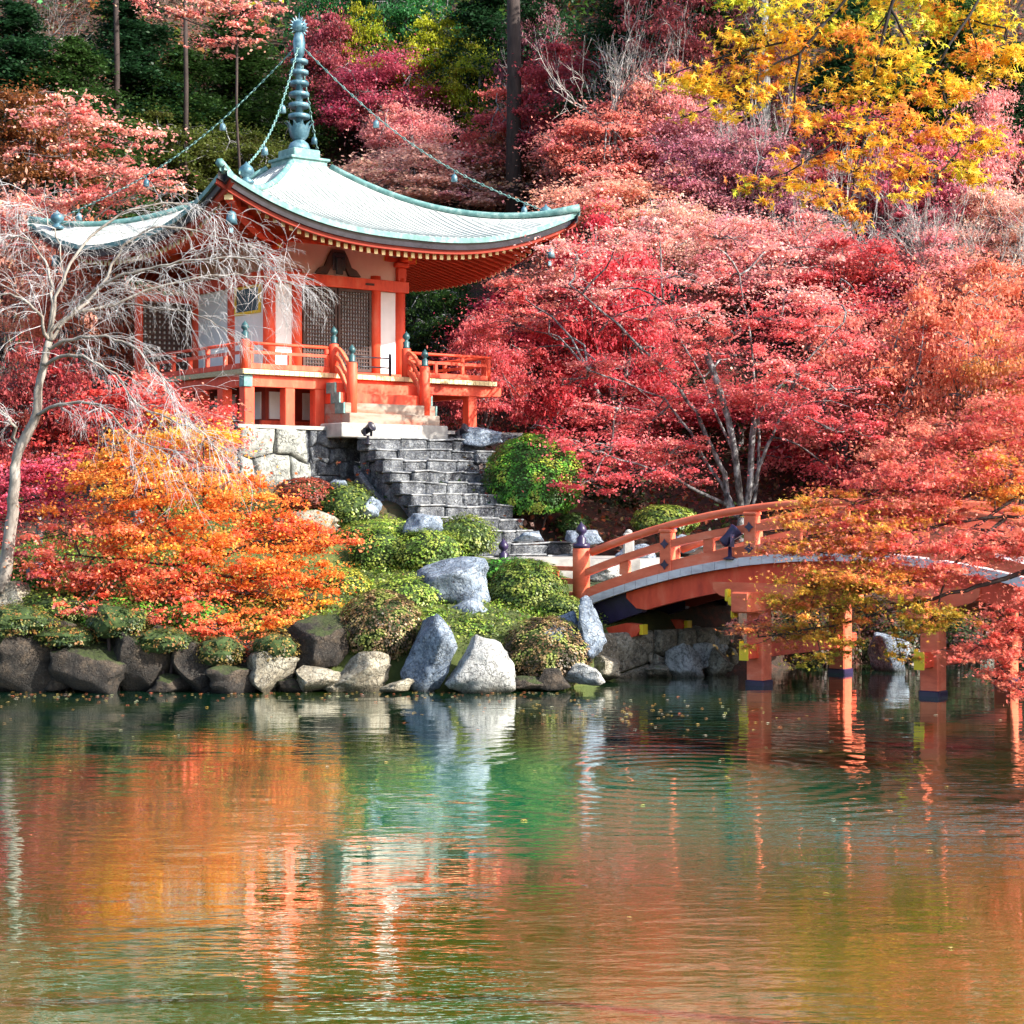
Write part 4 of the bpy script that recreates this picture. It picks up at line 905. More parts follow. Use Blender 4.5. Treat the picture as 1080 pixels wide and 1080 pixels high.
shrub(495, 668, 40, 18, 36.4, G3, 'low light green shrub behind the pale dome boulder', 14, .5, .055, name='loose_shrub')
shrub(540, 602, 40, 14, 40.0, G1, 'small dark green shrub left of the black capped fence post', 15, .6, .06, name='loose_shrub')
shrub(592, 641, 26, 14, 37.2, G2, 'little green shrub below the bridge newel post', 16, .7, .05, name='loose_shrub')
shrub(60, 645, 55, 26, 36.8, G2, 'olive green shrub above the dark boulders at far left', 17, .8, .06, name='loose_shrub')
shrub(130, 650, 55, 24, 36.6, G1, 'green shrub under the hanging pink and orange sprays', 18, .8, .06, name='loose_shrub')
shrub(205, 655, 50, 26, 36.6, G1, 'dark green shrub in the shade beneath the orange maple', 19, .8, .06, name='loose_shrub')
shrub(270, 660, 40, 30, 36.7, [(.10, .10, .02), (.25, .2, .03)], 'olive brown shrub below the orange maple right side', 20, .8, .06, name='loose_shrub')
shrub(25, 610, 40, 22, 39, G1, 'green shrub behind the silver tree trunk', 21, .8, .06, name='loose_shrub')
shrub(604, 552, 20, 12, 47.5, GDK, 'small dark green shrub under the round bright bush', 22, .7, .05, name='loose_shrub')
shrub(455, 655, 26, 14, 36.6, G3, 'tiny green shrub beside the pointed blue grey boulder', 23, .6, .05, name='loose_shrub')

GD = [(.02, .04, .008), (.045, .08, .014), (.09, .12, .02), (.17, .15, .03), (.25, .12, .03)]
for i, (px, py, rx, ry, c_, lab) in enumerate([(12, 655, 50, 18, GD, 'olive shrub spilling over the leftmost dark boulder'), (70, 672, 38, 12, GD, 'low shrub hanging over the wedge shaped boulder'), (125, 655, 34, 20, GD, 'green shrub hanging over the large shaded boulder'), (172, 676, 34, 14, GD, 'dark green shrub drooping between two shaded boulders'), (232, 688, 30, 18, [(.05, .04, .012), (.12, .08, .02), (.2, .14, .03)], 'brownish shrub drooping to the low dark stone'), (290, 684, 26, 20, [(.06, .05, .015), (.16, .10, .02), (.3, .2, .05)], 'tan shrub left of the lichen topped boulder')]):
    shrub(px, py, rx, ry, 35.0, c_, lab, 60+i, 1.5, .05, name='loose_shrub')
DK = [(.02, .03, .01), (.04, .05, .015), (.10, .03, .02), (.06, .03, .02)]  # dark colours stand in for shade; shrubs under the bridge added to darken it
for i, (px, py, rx, ry, d, lab) in enumerate([(850, 678, 60, 42, 41.2, 'dark shrub added for shade on the far shore behind the first bridge columns'), (930, 676, 60, 46, 42.0, 'dark shrub added for the shade under the bridge crown'), (1010, 678, 60, 46, 42.8, 'dark shrub added for shade behind the front right bridge column'), (1080, 670, 60, 50, 43.2, 'dark shrub added for shade at the right edge under the bridge'), (795, 660, 40, 34, 41.2, 'dark leafy shrub added for shade just behind the left bridge column'),
     (640, 520, 40, 24, 50, 'dark shrub in the shade right of the round green bush'), (770, 640, 44, 30, 41.5, 'dark shrub added for shade beneath the bridge girder')]):
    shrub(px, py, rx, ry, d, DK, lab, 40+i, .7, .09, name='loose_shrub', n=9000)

# ---------------------------------------------------------------- ground cover, litter
def scatter(name, n, xr, yr, cols, size, seed, zup=.05, cond=None, tilt=.7, pat=.6, matn='bushleaf', label=None):
    rng = np.random.default_rng(seed); x = rng.uniform(*xr, n); y = rng.uniform(*yr, n); k = cond(x, y) if cond else np.ones(n, bool); x, y = x[k], y[k]
    z = gh(x, y)+rng.uniform(-.1, zup, len(x)); cols = np.array(cols)
    w = np.array([noise.noise((a*pat, b_*pat, seed)) for a, b_ in zip(x, y)]); w = np.clip(.5+w*1.2+rng.normal(0, .2, len(x)), 0, .999)
    V, Fq, C = leaves_arrays(rng, np.stack([x, y, z], 1), size, tilt, cols[(w*len(cols)).astype(int)], QUAD, .3)
    o = mesh_quads(name, V, Fq, C, M[matn]); return tag(o, kind='stuff', label=label)
scatter('ground_cover', 90000, (-11, 2.5), (35.3, 45), G2+G3, .06, 41, .13, lambda x, y: (shore(x, y) > .5) & ~((to_tl(x, y)[1] < -9) & (to_tl(x, y)[0] > -2) & (y > 38)), 1.0, 1.1, label='low mossy green ground cover over the garden slope')
scatter('undergrowth', 170000, (-32, 34), (46, 96), [(.015, .03, .01), (.03, .06, .015), (.06, .09, .02), (.14, .03, .02), (.22, .05, .02), (.10, .05, .02)], .15, 42, .9, lambda x, y: (np.maximum(np.abs(to_tl(x, y)[0]), np.abs(to_tl(x, y)[1])) > 5.2) & (np.abs(x/y) < .34), 1.0, .35, label='mixed undergrowth and fallen leaves on the forest slope')

# ---------------------------------------------------------------- trees
def limb_path(a, b_, rng, sag=0, wob=.06, n=7):
    a, b_ = np.array(a, float), np.array(b_, float); L = np.linalg.norm(b_-a); P = []
    w = rng.normal(0, wob*L, 3); w2 = rng.normal(0, wob*L*.6, 3)
    for i in range(n):
        t_ = i/(n-1); P.append(a+(b_-a)*t_+w*math.sin(math.pi*t_)+w2*math.sin(2*math.pi*t_)-np.array([0, 0, sag*L*math.sin(math.pi*t_)]))
    return P
def pad_leaves(rng, c, r, n, flat=.28, droop=.25):
    """leaf positions in one layered spray; c centre, r=(rx,ry)"""
    a = rng.uniform(0, 2*np.pi, n); q = np.sqrt(rng.uniform(0, 1, n)); lob = 1+.28*np.sin(a*3+rng.uniform(0, 6))+.18*np.sin(a*7+rng.uniform(0, 6))
    x = q*np.cos(a)*r*lob; y = q*np.sin(a)*r*lob
    z = rng.normal(0, flat*r*.5, n)*(1-.5*q)-droop*r*q**2
    o_ = rng.uniform(size=n) < .22; P = np.stack([x, y, z], 1); P[o_] = rng.normal(0, .5, (o_.sum(), 3))*np.array([r*1.5, r*1.5, r*.8]); return P+c
def maple_proto(seed, Rr=3.0, H=3.4, npads=70, nleaf=30000, leaf=.12, bark='bark_grey', twig=True):
    rng = np.random.default_rng(seed); P = []
    base = np.array([0, 0, 0.]); fork = np.array([rng.normal(0, .2), rng.normal(0, .2), H*.40])
    tb = MB(); tb.tube(limb_path(base-[0, 0, 1.5], fork, rng, 0, .03), np.linspace(.20, .13, 7), 8)
    nl = 7; limbs = []
    for i in range(nl):
        a = 2*np.pi*(i+rng.uniform(-.3, .3))/nl; rr = Rr*rng.uniform(.35, .7); e = np.array([rr*math.cos(a), rr*math.sin(a), H*rng.uniform(.7, 1.05)])
        st_ = fork+[0, 0, -rng.uniform(0, H*.2)]; Lp = limb_path(st_, e, rng, -.10, .05, 8); limbs.append(Lp); tb.tube(Lp, np.linspace(.10, .03, 8), 6)
    C = []; V = []
    padc = []
    for i in range(npads):
        a = rng.uniform(0, 2*np.pi); q = math.sqrt(rng.uniform(0, 1)); z = H*(.45+.85*math.sqrt(max(0, 1-q*q)))*rng.uniform(.5, 1.08)
        c = np.array([Rr*.86*q*math.cos(a), Rr*.86*q*math.sin(a), z]); padc.append(c)
        lp = limbs[int(np.argmin([np.linalg.norm(l_[-1][:2]-c[:2]) for l_ in limbs]))]; s_ = lp[rng.integers(3, 8)]
        tb.tube(limb_path(s_, c, rng, -.05, .06, 5), np.linspace(.035, .01, 5), 4)
    per = nleaf//npads
    for c in padc:
        r = Rr*rng.uniform(.13, .33); tone = math.exp(rng.normal(0, .2)); L_ = pad_leaves(rng, c, r, per); C.append(L_); V.append(np.full((per, 3), 1.)*tone*np.array([1, 1+rng.normal(0, .12), 1+rng.normal(0, .12)]))
        if twig:
            for _ in range(5):
                a = rng.uniform(0, 6.28); e = c+np.array([math.cos(a)*r*.95, math.sin(a)*r*.95, rng.uniform(-.1, .25)*r]); tb.tube(limb_path(c, e, rng, -.05, .08, 4), np.linspace(.016, .006, 4), 3)
    C = np.concatenate(C); V = np.concatenate(V)
    Vv, Fq, Cc = leaves_arrays(rng, C, leaf, .75, V, QUAD, .22)
    root = thing('maple_tree', 'x', 'tree'); tb.build('trunk', M[bark], root); mesh_quads('crown', Vv, Fq, Cc, M['leafobj'], root)
    root['H'] = H*1.25; root['R'] = Rr*1.15; return root
def conifer_proto(seed, Rr=2.4, H=9, n=24000):
    rng = np.random.default_rng(seed); tb = MB(); tb.tube([(0, 0, -1.5), (.05, 0, H*.5), (0, .05, H)], [.24, .15, .03], 8); C = []; V = []
    nb = 60
    for i in range(nb):
        q = (i+.5)/nb; z = H*(.22+.78*q); r = Rr*(1-q)**.7*rng.uniform(.7, 1.1)+.25; a = rng.uniform(0, 6.28); d = np.array([math.cos(a), math.sin(a), 0])
        e = np.array([0, 0, z])+d*r+[0, 0, -.18*r]; tb.tube(limb_path((0, 0, z), e, rng, -.05, .03, 4), np.linspace(.04, .01, 4), 4)
        k = int(n/nb*(.5+r/Rr)); t_ = rng.uniform(.15, 1, k)
        p = np.array([0, 0, z])+(e-np.array([0, 0, z]))*t_[:, None]; w = .16+.34*r*(1-abs(t_-.6)); p += rng.normal(0, 1, (k, 3))*np.stack([w*.6, w*.6, w*.28], 1); C.append(p); V.append(np.ones((k, 3))*math.exp(rng.normal(0, .2)))
    C = np.concatenate(C); V = np.concatenate(V); Vv, Fq, Cc = leaves_arrays(rng, C, .15, .8, V, QUAD, .3)
    root = thing('evergreen_tree', 'x', 'tree'); tb.build('trunk', M['bark_dark'], root); mesh_quads('crown', Vv, Fq, Cc, M['leafobj'], root); root['H'] = H; root['R'] = Rr; return root
def bare_proto(seed, H=6, spread=.5, bark='bark_silver', depth=5, thick=.075, nstem=4, up=.35):
    rng = np.random.default_rng(seed); tb = MB(); root = thing('bare_tree', 'x', 'tree'); tw = MB()
    def grow(p, d, L, r, lev):
        n = 5; P = [p]; dd_ = d
        for i in range(n-1):
            dd_ = dd_+rng.normal(0, .16, 3)+np.array([0, 0, up*.12]); dd_ /= np.linalg.norm(dd_); P.append(P[-1]+dd_*L/(n-1))
        (tb if lev < 3 else tw).tube(P, np.linspace(r, r*.6, n), 6 if lev < 2 else (4 if lev < 4 else 3), 0)
        if lev >= depth: return
        for k in range(3 if lev < 3 else 4):
            i = rng.integers(2, n); nd = dd_+rng.normal(0, spread, 3)+np.array([0, 0, up*.3]); nd /= np.linalg.norm(nd)
            grow(P[i] if k else P[-1], nd, L*rng.uniform(.55, .8), r*.55, lev+1)
    tb.tube([(0, 0, -1.5), (0, 0, .3)], [thick*1.3, thick*1.2], 7)
    for s_ in range(nstem):
        a = 2*math.pi*s_/nstem+rng.uniform(-.4, .4); d = np.array([math.cos(a)*.45, math.sin(a)*.45, 1]); d /= np.linalg.norm(d); grow(np.array([0, 0, .2]), d, H*.38, thick, 1)
    tb.build('trunk', M[bark], root); tw.build('twigs', M[bark], root); root['H'] = H; root['R'] = H*.5; return root
M['bark_silver'] = noisy('silver_bark', [(.3, (.16, .14, .13)), (.5, (.32, .30, .28)), (.7, (.50, .48, .46))], 5, .8, .2, .02, (1, 1, .4))
PR = {'m%d' % i: maple_proto(100+i) for i in range(5)}
PR['c0'] = conifer_proto(7); PR['c1'] = conifer_proto(8, 2.9, 8.5)
PR['b0'] = bare_proto(11); PR['b1'] = bare_proto(12, 6, .6); PR['b2'] = bare_proto(14, 6, .42)
used = set()
def place(proto, px, py, wpx, hc, col, label, group=None, d=None, rz=0, fixd=None, hs=1.0):
    """crown centre on the sight line px,py at the distance where it stands hc metres over the slope"""
    if d is None:
        ds = np.arange(56 if px < 620 else 50, 120, .25); P = np.array([at(px, py, q) for q in ds]); gz = gh(P[:, 0], P[:, 1]); k = np.where(P[:, 2]-gz < hc)[0]
        d = float(ds[k[0]]) if len(k) else 100.
    p = at(px, py, d); g0 = ghs(p[0], p[1]); pr = PR[proto]
    if proto in used:
        o = pr.copy(); COL.objects.link(o)
        for c in pr.children: c2 = c.copy(); COL.objects.link(c2); c2.parent = o
    else: used.add(proto); o = pr
    sxy = wpx/2/F*d/pr['R']; top = (p[2]-g0)*1.0; o.location = (p[0], p[1], g0-.1)
    sz = top/(pr['H']*.70)*hs; sz = min(max(sz, .55*sxy), 2.6*sxy) if proto[0] == 'm' else sz
    o.scale = (sxy, sxy, sz); o.rotation_euler = (0, 0, rz); tag(o, label, 'tree', group)
    for c in o.children:
        c.color = (*col, 1)
    return o
PK = (.92, .40, .37); CP = (.95, .50, .37); CL = (.95, .58, .47); RE = (.86, .24, .20); RR_ = (.90, .33, .26); CR = (.80, .17, .17); MG = (.84, .24, .28); PU = (.66, .28, .32); DP = (.40, .16, .20)
DG = (.025, .075, .028); DG2 = (.045, .10, .022); BG = (.06, .24, .07); OL = (.12, .15, .03); YG = (.50, .52, .035); RB = (.30, .11, .04); OR = (.90, .40, .14); RO = (.90, .32, .19); DR = (.36, .07, .07)
hill = [
 ('c0', 15, 60, 150, 5, DG, 'dark evergreen at the top left corner of the photo'),
 ('c1', 75, 90, 150, 4.5, DG2, 'dark green evergreen above the high pink sprays at left'),
 ('c0', 135, 40, 150, 5, DG, 'tall dark evergreen second from the left corner at the top'),
 ('c1', 190, 95, 150, 4.5, DG2, 'olive dark evergreen left of the temple chain'),
 ('c0', 250, 60, 140, 5, DG2, 'dark evergreen directly left of the spire top'),
 ('m1', 30, 150, 170, 3.5, RB, 'rust brown maple deep in the shade at upper left'),
 ('m2', 170, 165, 170, 3, OL, 'olive brown tree low behind the left roof corner'),
 ('m3', 260, 165, 150, 2.6, OL, 'olive green tree between the chain and the roof ridge'),
 ('c1', 60, 230, 150, 3, DG, 'dark evergreen behind the silvery branches above the left roof corner'),
 ('m4', 110, 200, 120, 2.6, DG2, 'shaded green tree behind the pink sprays over the left roof tip'),
 ('m0', 352, 60, 120, 4, (.50, .12, .14), 'dusky pink maple right beside the spire'),
 ('m3', 400, 95, 150, 3.4, (.62, .12, .18), 'purplish pink maple between the spire and the lime green tree'),
 ('m1', 350, 15, 110, 5, BG, 'bright green tree behind the spire at the top edge'),
 ('m2', 430, 18, 150, 5, BG, 'glossy green tree at the top edge above the purplish maple'),
 ('m4', 388, 28, 80, 5.3, YG, 'small yellow tree at the top edge right of the spire'),
 ('m0', 462, 65, 110, 4, YG, 'lime green maple with an orange tip'),
 ('m2', 500, 95, 90, 3.6, (.42, .48, .04), 'yellow green maple left of the dark cedar trunk'),
 ('c0', 515, 20, 120, 6, DG, 'dark evergreen at the top centre behind the lime trees'),
 ('c1', 575, 20, 120, 6, DG, 'dark evergreen behind the leaning bare trunks at top centre'),
 ('m3', 435, 145, 120, 2.8, PK, 'bright pink maple just above the shining roof slope'),
 ('m1', 450, 190, 230, 2.4, CL, 'pale coral maple behind the right roof slope'),
 ('m0', 540, 175, 120, 2.6, (.45, .20, .12), 'brownish maple behind the end of the right chain'),
 ('m4', 560, 130, 170, 3.2, RE, 'deep red maple left of the coral maple on the hill'),
 ('m2', 640, 160, 180, 3.2, RR_, 'wide bright red maple in the middle of the hillside'),
 ('m0', 605, 95, 150, 4, (.60, .10, .12), 'dull red maple under the bare leaning trunks'),
 ('m3', 570, 65, 100, 4.5, DP, 'dusty pink maple beside the dark cedar trunk'),
 ('m1', 700, 55, 160, 5, (.48, .12, .13), 'dark wine red maple at the top behind the bare trees'),
 ('c0', 660, 10, 130, 6.5, DG, 'dark evergreen behind the tangle of bare trunks at the top'),
 ('c1', 745, 15, 140, 6, DG2, 'dark evergreen just left of the yellow maple branch'),
 ('m4', 785, 60, 130, 4.5, (.42, .15, .17), 'dark plum maple seen through the yellow maple branch'),
 ('m2', 640, 225, 210, 2.6, CP, 'large coral orange maple right of the roof tip'),
 ('m0', 715, 250, 170, 2.6, CL, 'pale salmon maple above the main red maple'),
 ('m1', 745, 165, 160, 3.2, PU, 'purple red maple behind the left of the yellow sprays'),
 ('m3', 815, 185, 140, 3.2, PU, 'plum coloured maple below the yellow maple branch'),
 ('m4', 700, 120, 130, 3.8, PK, 'pink maple at the left tip of the yellow branch'),
 ('m2', 600, 290, 190, 2.6, RR_, 'red maple just right of the roof tip'),
 ('m0', 540, 345, 150, 2.6, (.55, .05, .09), 'crimson maple between veranda end and the main red maple'),
 ('m3', 820, 270, 200, 2.8, PK, 'rosy maple on the hill above the right half of the bridge'),
 ('m1', 900, 300, 190, 2.8, (.85, .17, .17), 'rose red maple among the bare shrubby trees at right'),
 ('m4', 985, 290, 170, 2.8, PK, 'pink maple behind the forked bare tree at right'),
 ('m2', 1055, 240, 150, 3, CL, 'pale pink maple at the right edge below the yellow leaves'),
 ('m0', 1050, 320, 170, 2.8, RO, 'orange red maple at the right edge halfway up the hill'),
 ('m1', 1045, 160, 140, 4, PK, 'light pink tree at the right edge level with the yellow leaves'),
 ('c1', 1010, 60, 170, 6, DG2, 'dark evergreen at the top right behind the yellow leaves'),
 ('c0', 900, 60, 170, 6, DG, 'dark evergreen hidden behind the centre of the yellow branch'),
 ('c1', 1070, 110, 120, 5, DG, 'dark evergreen at the right edge behind the yellow leaves'),
 ('m3', 900, 165, 170, 3.6, (.70, .16, .16), 'red pink maple directly behind the hanging yellow leaves'),
 ('m2', 975, 200, 150, 3.4, MG, 'magenta pink maple under the right end of the yellow sprays'),
 ('m4', 470, 330, 110, 2.6, DG2, 'dark green tree behind the right end of the veranda'),
 ('m0', 450, 300, 100, 2.4, DG, 'shaded evergreen under the right eave'),
 ('m1', 515, 385, 110, 3.2, CR, 'low crimson maple beside the right end of the veranda'),
 ('m3', 300, 120, 110, 2.6, DG2, 'dark green tree right behind the spire rings'),
]
random.seed(3)
for h_ in hill:
    pr, px, py, w, hc, col, lab = h_
    place(pr, px, py, w*1.12, hc, col, lab, rz=random.uniform(0, 6.28))
# nearer maples with fixed distance
near = [
 ('m1', 20, 300, 190, CP, 'coral orange maple at the left edge beside the temple', 57),
 ('m3', 100, 330, 150, (.85, .25, .14), 'orange pink maple half hidden behind the silvery twigs', 54),
 ('c1', 115, 395, 110, DG, 'dark evergreen left of the veranda screen', 56),
 ('m0', 45, 430, 150, DR, 'dark crimson maple in the shade behind the silver trunk', 43),
 ('m2', 640, 330, 170, (.78, .10, .12), 'soft red maple left behind the twin grey trunks', 54),
 ('m4', 650, 430, 140, CR, 'dark crimson maple right behind the round green bush', 55),
 ('m1', 900, 400, 190, RR_, 'red orange maple behind the right half of the bridge', 50),
 ('m3', 1000, 390, 190, RO, 'orange red maple at right above the foreground sprays', 48),
 ('m0', 1070, 430, 150, OR, 'orange maple at the right edge behind the sprays', 46),
 ('m2', 870, 470, 170, (.70, .07, .08), 'crimson maple behind the bridge right of the twin trunks', 52),
 ('m4', 960, 500, 190, (.62, .10, .10), 'deep red maple low behind the bridge crown', 49),
 ('m1', 700, 470, 150, DR, 'shaded wine red maple behind the low dome bush', 57),
 ('m0', 780, 465, 170, (.62, .08, .10), 'dim crimson maple framed by the twin grey trunks', 54),
 ('m2', 1060, 560, 160, DR, 'dark red maple added for shade behind the right end of the bridge', 45),
 ('m3', 960, 590, 170, DR, 'low dark maple added for shade behind the right half of the bridge deck', 44.5),  # this and the maple above are added to darken the far shore
]
for (pr, px, py, w, col, lab, d) in near: place(pr, px, py, w*1.12, 3, col, lab, d=d, rz=random.uniform(0, 6.28))
bares = [('b0', 650, 75, 150, 5, 'tall pale bare tree with fan of leaning trunks at top centre'), ('b2', 590, 85, 110, 4, 'slender bare tree leaning left of the fan of pale trunks'), ('b1', 690, 60, 110, 5, 'pale bare tree right of the fan of trunks at top'),
 ('b1', 850, 250, 130, 3, 'bare shrubby tree below the left part of the yellow branch'), ('b0', 935, 245, 150, 3, 'wide bare grey tree under the yellow leaves'), ('b2', 1000, 240, 150, 3.2, 'forked bare tree with silvery limbs at right'),
 ('b0', 1050, 250, 130, 3, 'bare tree at the right edge under the yellow leaves'), ('b1', 905, 180, 90, 4, 'thin bare tree glimpsed through the yellow leaves'), ('b2', 800, 130, 90, 4.5, 'bare whitish tree seen behind the yellow branch'),
 ('b1', 30, 20, 90, 5, 'bare pinkish white tree in the top left corner')]
for (pr, px, py, w, hc, lab) in bares: place(pr, px, py, w*1.15, hc+.7, (1, 1, 1), lab, rz=random.uniform(0, 6.28), hs=1.0)
# tall cedar trunks standing in the wood
for i, (px, d, wpx, y0, y1, mat, lab) in enumerate([(541, 72, 15, 120, -120, 'bark_dark', 'straight dark cedar trunk at the top centre'), (805, 66, 12, 330, -60, 'bark_grey', 'grey straight trunk behind the yellow maple branch'),
      (122, 72, 6, 130, -100, 'bark_dark', 'slim brown straight trunk at the top left'), (195, 72, 5, 120, -100, 'bark_dark', 'thin dark straight trunk left of the temple chain'), (940, 68, 14, 250, -60, 'bark_dark', 'dark straight trunk hidden behind the right of the yellow branch')]):
    p = at(px, y0, d); g0 = ghs(p[0], p[1]); top = at(px, y1, d)[2]; r = wpx/2/F*d
    root = thing('cedar_tree', lab, 'tree', (p[0], p[1], g0)); q = MB(); q.tube([(0, 0, -1), (.05, 0, (top-g0)*.5), (-.03, 0, top-g0)], [r*1.2, r, r*.75], 12); q.build('trunk', M[mat], root)
    rng = np.random.default_rng(300+i); C = np.array([0, 0, top-g0])+rng.normal(0, 1, (4500, 3))*np.array([1.6, 1.6, 1.8])+[0, 0, 1.5]
    Vv, Fq, Cc = leaves_arrays(rng, C, .2, .8, np.tile(np.array([DG]), (4500, 1)), QUAD, .3); mesh_quads('crown', Vv, Fq, Cc, M['leaf'], root)
# far wooded ridge: seen in gaps and mirrored in the pond
rng = np.random.default_rng(77); n_ = 60000
cx = rng.uniform(-42, 42, 520); cyy = rng.uniform(84, 122, 520); idx = rng.integers(0, 520, n_)
cz = gh(cx, cyy)+rng.uniform(1.0, 4.5, 520); D3 = rng.normal(size=(n_, 3)); D3 /= np.linalg.norm(D3, axis=1)[:, None]
C = np.stack([cx, cyy, cz], 1)[idx]+D3*rng.uniform(.6, 1.1, (n_, 1))*np.array([2.1, 2.1, 2.6])
pal = np.array([DG, DG2, OL, (.12, .22, .04), RB, (.40, .10, .08), YG, BG])[rng.choice(8, 520, p=[.22, .2, .14, .14, .08, .08, .06, .08])][idx]
Vv, Fq, Cc = leaves_arrays(rng, C, .42, .9, pal, QUAD, .3); tag(mesh_quads('forest', Vv, Fq, Cc, M['leaf']), 'mixed green and rust woodland on the ridge behind', kind='stuff')
# ---------------------------------------------------------------- hero trees modelled spray by spray
def spray_tree(name, label, d, sprays, leaf, base, fork, limbs, tmpl=QUAD, bark='bark_dark', cover=2.6, seed=1, flat=.3, tw=.012, lr=(.09, .03), tilt=.8, crownname='crown', matn='leaf', tr=(.16, .12), droop=.25, maxn=60000):
    """sprays: (px, py, rx, ry, dd, colours); limbs: lists of (px,py,dd). Everything at metre distances d+dd."""
    rng = np.random.default_rng(seed); root_p = np.array(base, float); root = thing(name, label, 'tree', tuple(root_p)); tb = MB()
    LP = []
    for L_ in limbs:
        pts = [at(a, b_, d+c) for a, b_, c in L_]; P = []
        for i in range(len(pts)-1):
            for k in range(4):
                t_ = k/4; P.append(pts[i]*(1-t_)+pts[i+1]*t_+rng.normal(0, .012*np.linalg.norm(pts[i+1]-pts[i]), 3))
        P.append(pts[-1]); k1 = 1 if not LP else .62; LP.append(P); tb.tube([p-root_p for p in P], np.linspace(lr[0]*k1, lr[1], len(P)), 7)
    if fork is not None:
        f_ = np.array(fork, float); tb.tube([p-root_p for p in limb_path(root_p-[0, 0, .5], f_, rng, 0, .03)], np.linspace(tr[0], tr[1], 7), 9)
        for P in LP:
            if np.linalg.norm(P[0]-f_) > .05 and (P is LP[0] or min(np.linalg.norm(P[0]-q_) for o_ in LP if o_ is not P for q_ in o_) > .02*np.linalg.norm(P[0]-f_)+.25*lr[0]): tb.tube([p-root_p for p in limb_path(f_, P[0], rng, 0, .03, 6)], np.linspace(tr[1], lr[0], 6), 7)
    allp = np.array([p for P in LP for p in P]); Cs = []; K = []
    for (px, py, rx, ry, dd_, cols) in sprays:
        c = at(px, py, d+dd_); X, Z = rx/F*d, ry/F*d; n = int(cover*math.pi*X*Z/(leaf*leaf*.42)); n = min(n, maxn)
        # each spray is a fan of small flat clusters
        nc = max(9, int(X*Z/(leaf*leaf*(6 if tmpl is STAR else 5)))); nc = min(nc, 40); cc = rng.normal(0, .52, (nc, 3))*np.array([X, X*.8, Z]); cr = rng.uniform(.5, 1.2, nc)*min(X, max(Z*1.6, X*.5))*.42
        ci = rng.integers(0, nc, n); a = rng.uniform(0, 2*np.pi, n); q = np.sqrt(rng.uniform(0, 1, n))
        off = np.stack([q*np.cos(a)*cr[ci], q*np.sin(a)*cr[ci], rng.normal(0, 1, n)*cr[ci]*flat*.5-droop*cr[ci]*q**2], 1)
        lo = rng.uniform(size=n) < .3; off[lo] += rng.normal(0, .38, (lo.sum(), 3))*np.array([X, X*.7, Z*.9])
        Cs.append(c+cc[ci]+off); cols = np.array(cols); ct = rng.integers(0, len(cols), nc); pick = np.where(rng.uniform(size=n) < .65, ct[ci], rng.integers(0, len(cols), n)); K.append(cols[pick]*np.exp(rng.normal(0, .1, nc))[ci][:, None])
        s_ = allp[np.argmin(np.linalg.norm(allp-c, axis=1))]; hub = c-np.array([0, 0, Z*.1]); tb.tube([p-root_p for p in limb_path(s_, hub, rng, -.04, .05, 6)], np.linspace(tw*2.2, tw*1.2, 6), 5)
        for k in range(min(nc, 16)): tb.tube([p-root_p for p in limb_path(hub, c+cc[k], rng, -.03, .08, 5)], np.linspace(tw*1.1, tw*.4, 5), 4)
    C = np.concatenate(Cs)-root_p; K = np.concatenate(K); Vv, Fq, Cc = leaves_arrays(rng, C, leaf, tilt, K, tmpl, .16)
    tb.build('trunk', M[bark], root); mesh_quads(crownname, Vv, Fq, Cc, M[matn], root); return root
cO = [(.90, .30, .06), (.93, .38, .08), (.88, .22, .06)]; cY = [(.94, .46, .06), (.93, .38, .07), (.9, .5, .09)]; cR = [(.88, .20, .09), (.84, .15, .08), (.9, .27, .12)]; cP = [(.88, .26, .19), (.86, .21, .20), (.9, .36, .26)]
g0 = ghs(-6.4, 37.2)
spray_tree('maple_tree', 'vivid orange maple spreading over the dark boulders at left', 37.2, [
  (150, 480, 45, 26, .8, cY), (215, 470, 40, 24, .9, cY), (110, 495, 40, 22, .5, cO), (190, 510, 60, 26, .2, cO+cY), (130, 530, 55, 24, 0, cO), (250, 535, 55, 26, .2, cO), (80, 560, 50, 24, -.2, cR+cP), (150, 565, 60, 26, -.4, cR+cO),
  (225, 575, 60, 26, -.2, cO+cY), (300, 555, 45, 22, .2, cR+cO), (345, 575, 38, 18, .3, cR+cO), (290, 595, 50, 24, -.2, cO), (60, 595, 45, 18, -.4, cR+cP), (120, 600, 55, 20, -.6, cP+cR), (190, 610, 60, 22, -.6, cR), (260, 625, 50, 22, -.5, cO+cR), (330, 610, 40, 20, -.2, cO),
  (85, 622, 40, 16, -.6, cR), (210, 645, 50, 18, -.7, cR), (265, 655, 38, 18, -.8, cR+cO), (240, 672, 28, 14, -.8, cR), (225, 662, 34, 12, -1.6, cR), (262, 680, 26, 12, -1.7, cR), (150, 650, 30, 9, -1.6, cR+cP), (90, 640, 30, 9, -1.5, cR+cP), (290, 660, 30, 12, -1.5, cO), (318, 640, 34, 18, -.4, cO+cY), (180, 628, 40, 12, -.6, cR+cP), (180, 450, 40, 16, 1.0, cY), (255, 505, 36, 18, .5, cY+cO)],
  .075, (-6.2, 37.0, g0), at(205, 610, 37.3), [[(205, 600, 0), (180, 560, 0), (150, 500, .5)], [(205, 600, 0), (215, 540, .2), (215, 470, .7)], [(205, 600, 0), (270, 570, 0), (340, 570, .2)], [(205, 600, 0), (130, 590, -.3), (70, 585, -.3)], [(205, 605, 0), (230, 640, -.5), (260, 655, -.7)], [(205, 605, 0), (290, 610, -.2), (330, 625, -.2)]],
  cover=5.2, seed=21, tilt=.9, tr=(.11, .09), lr=(.055, .015))
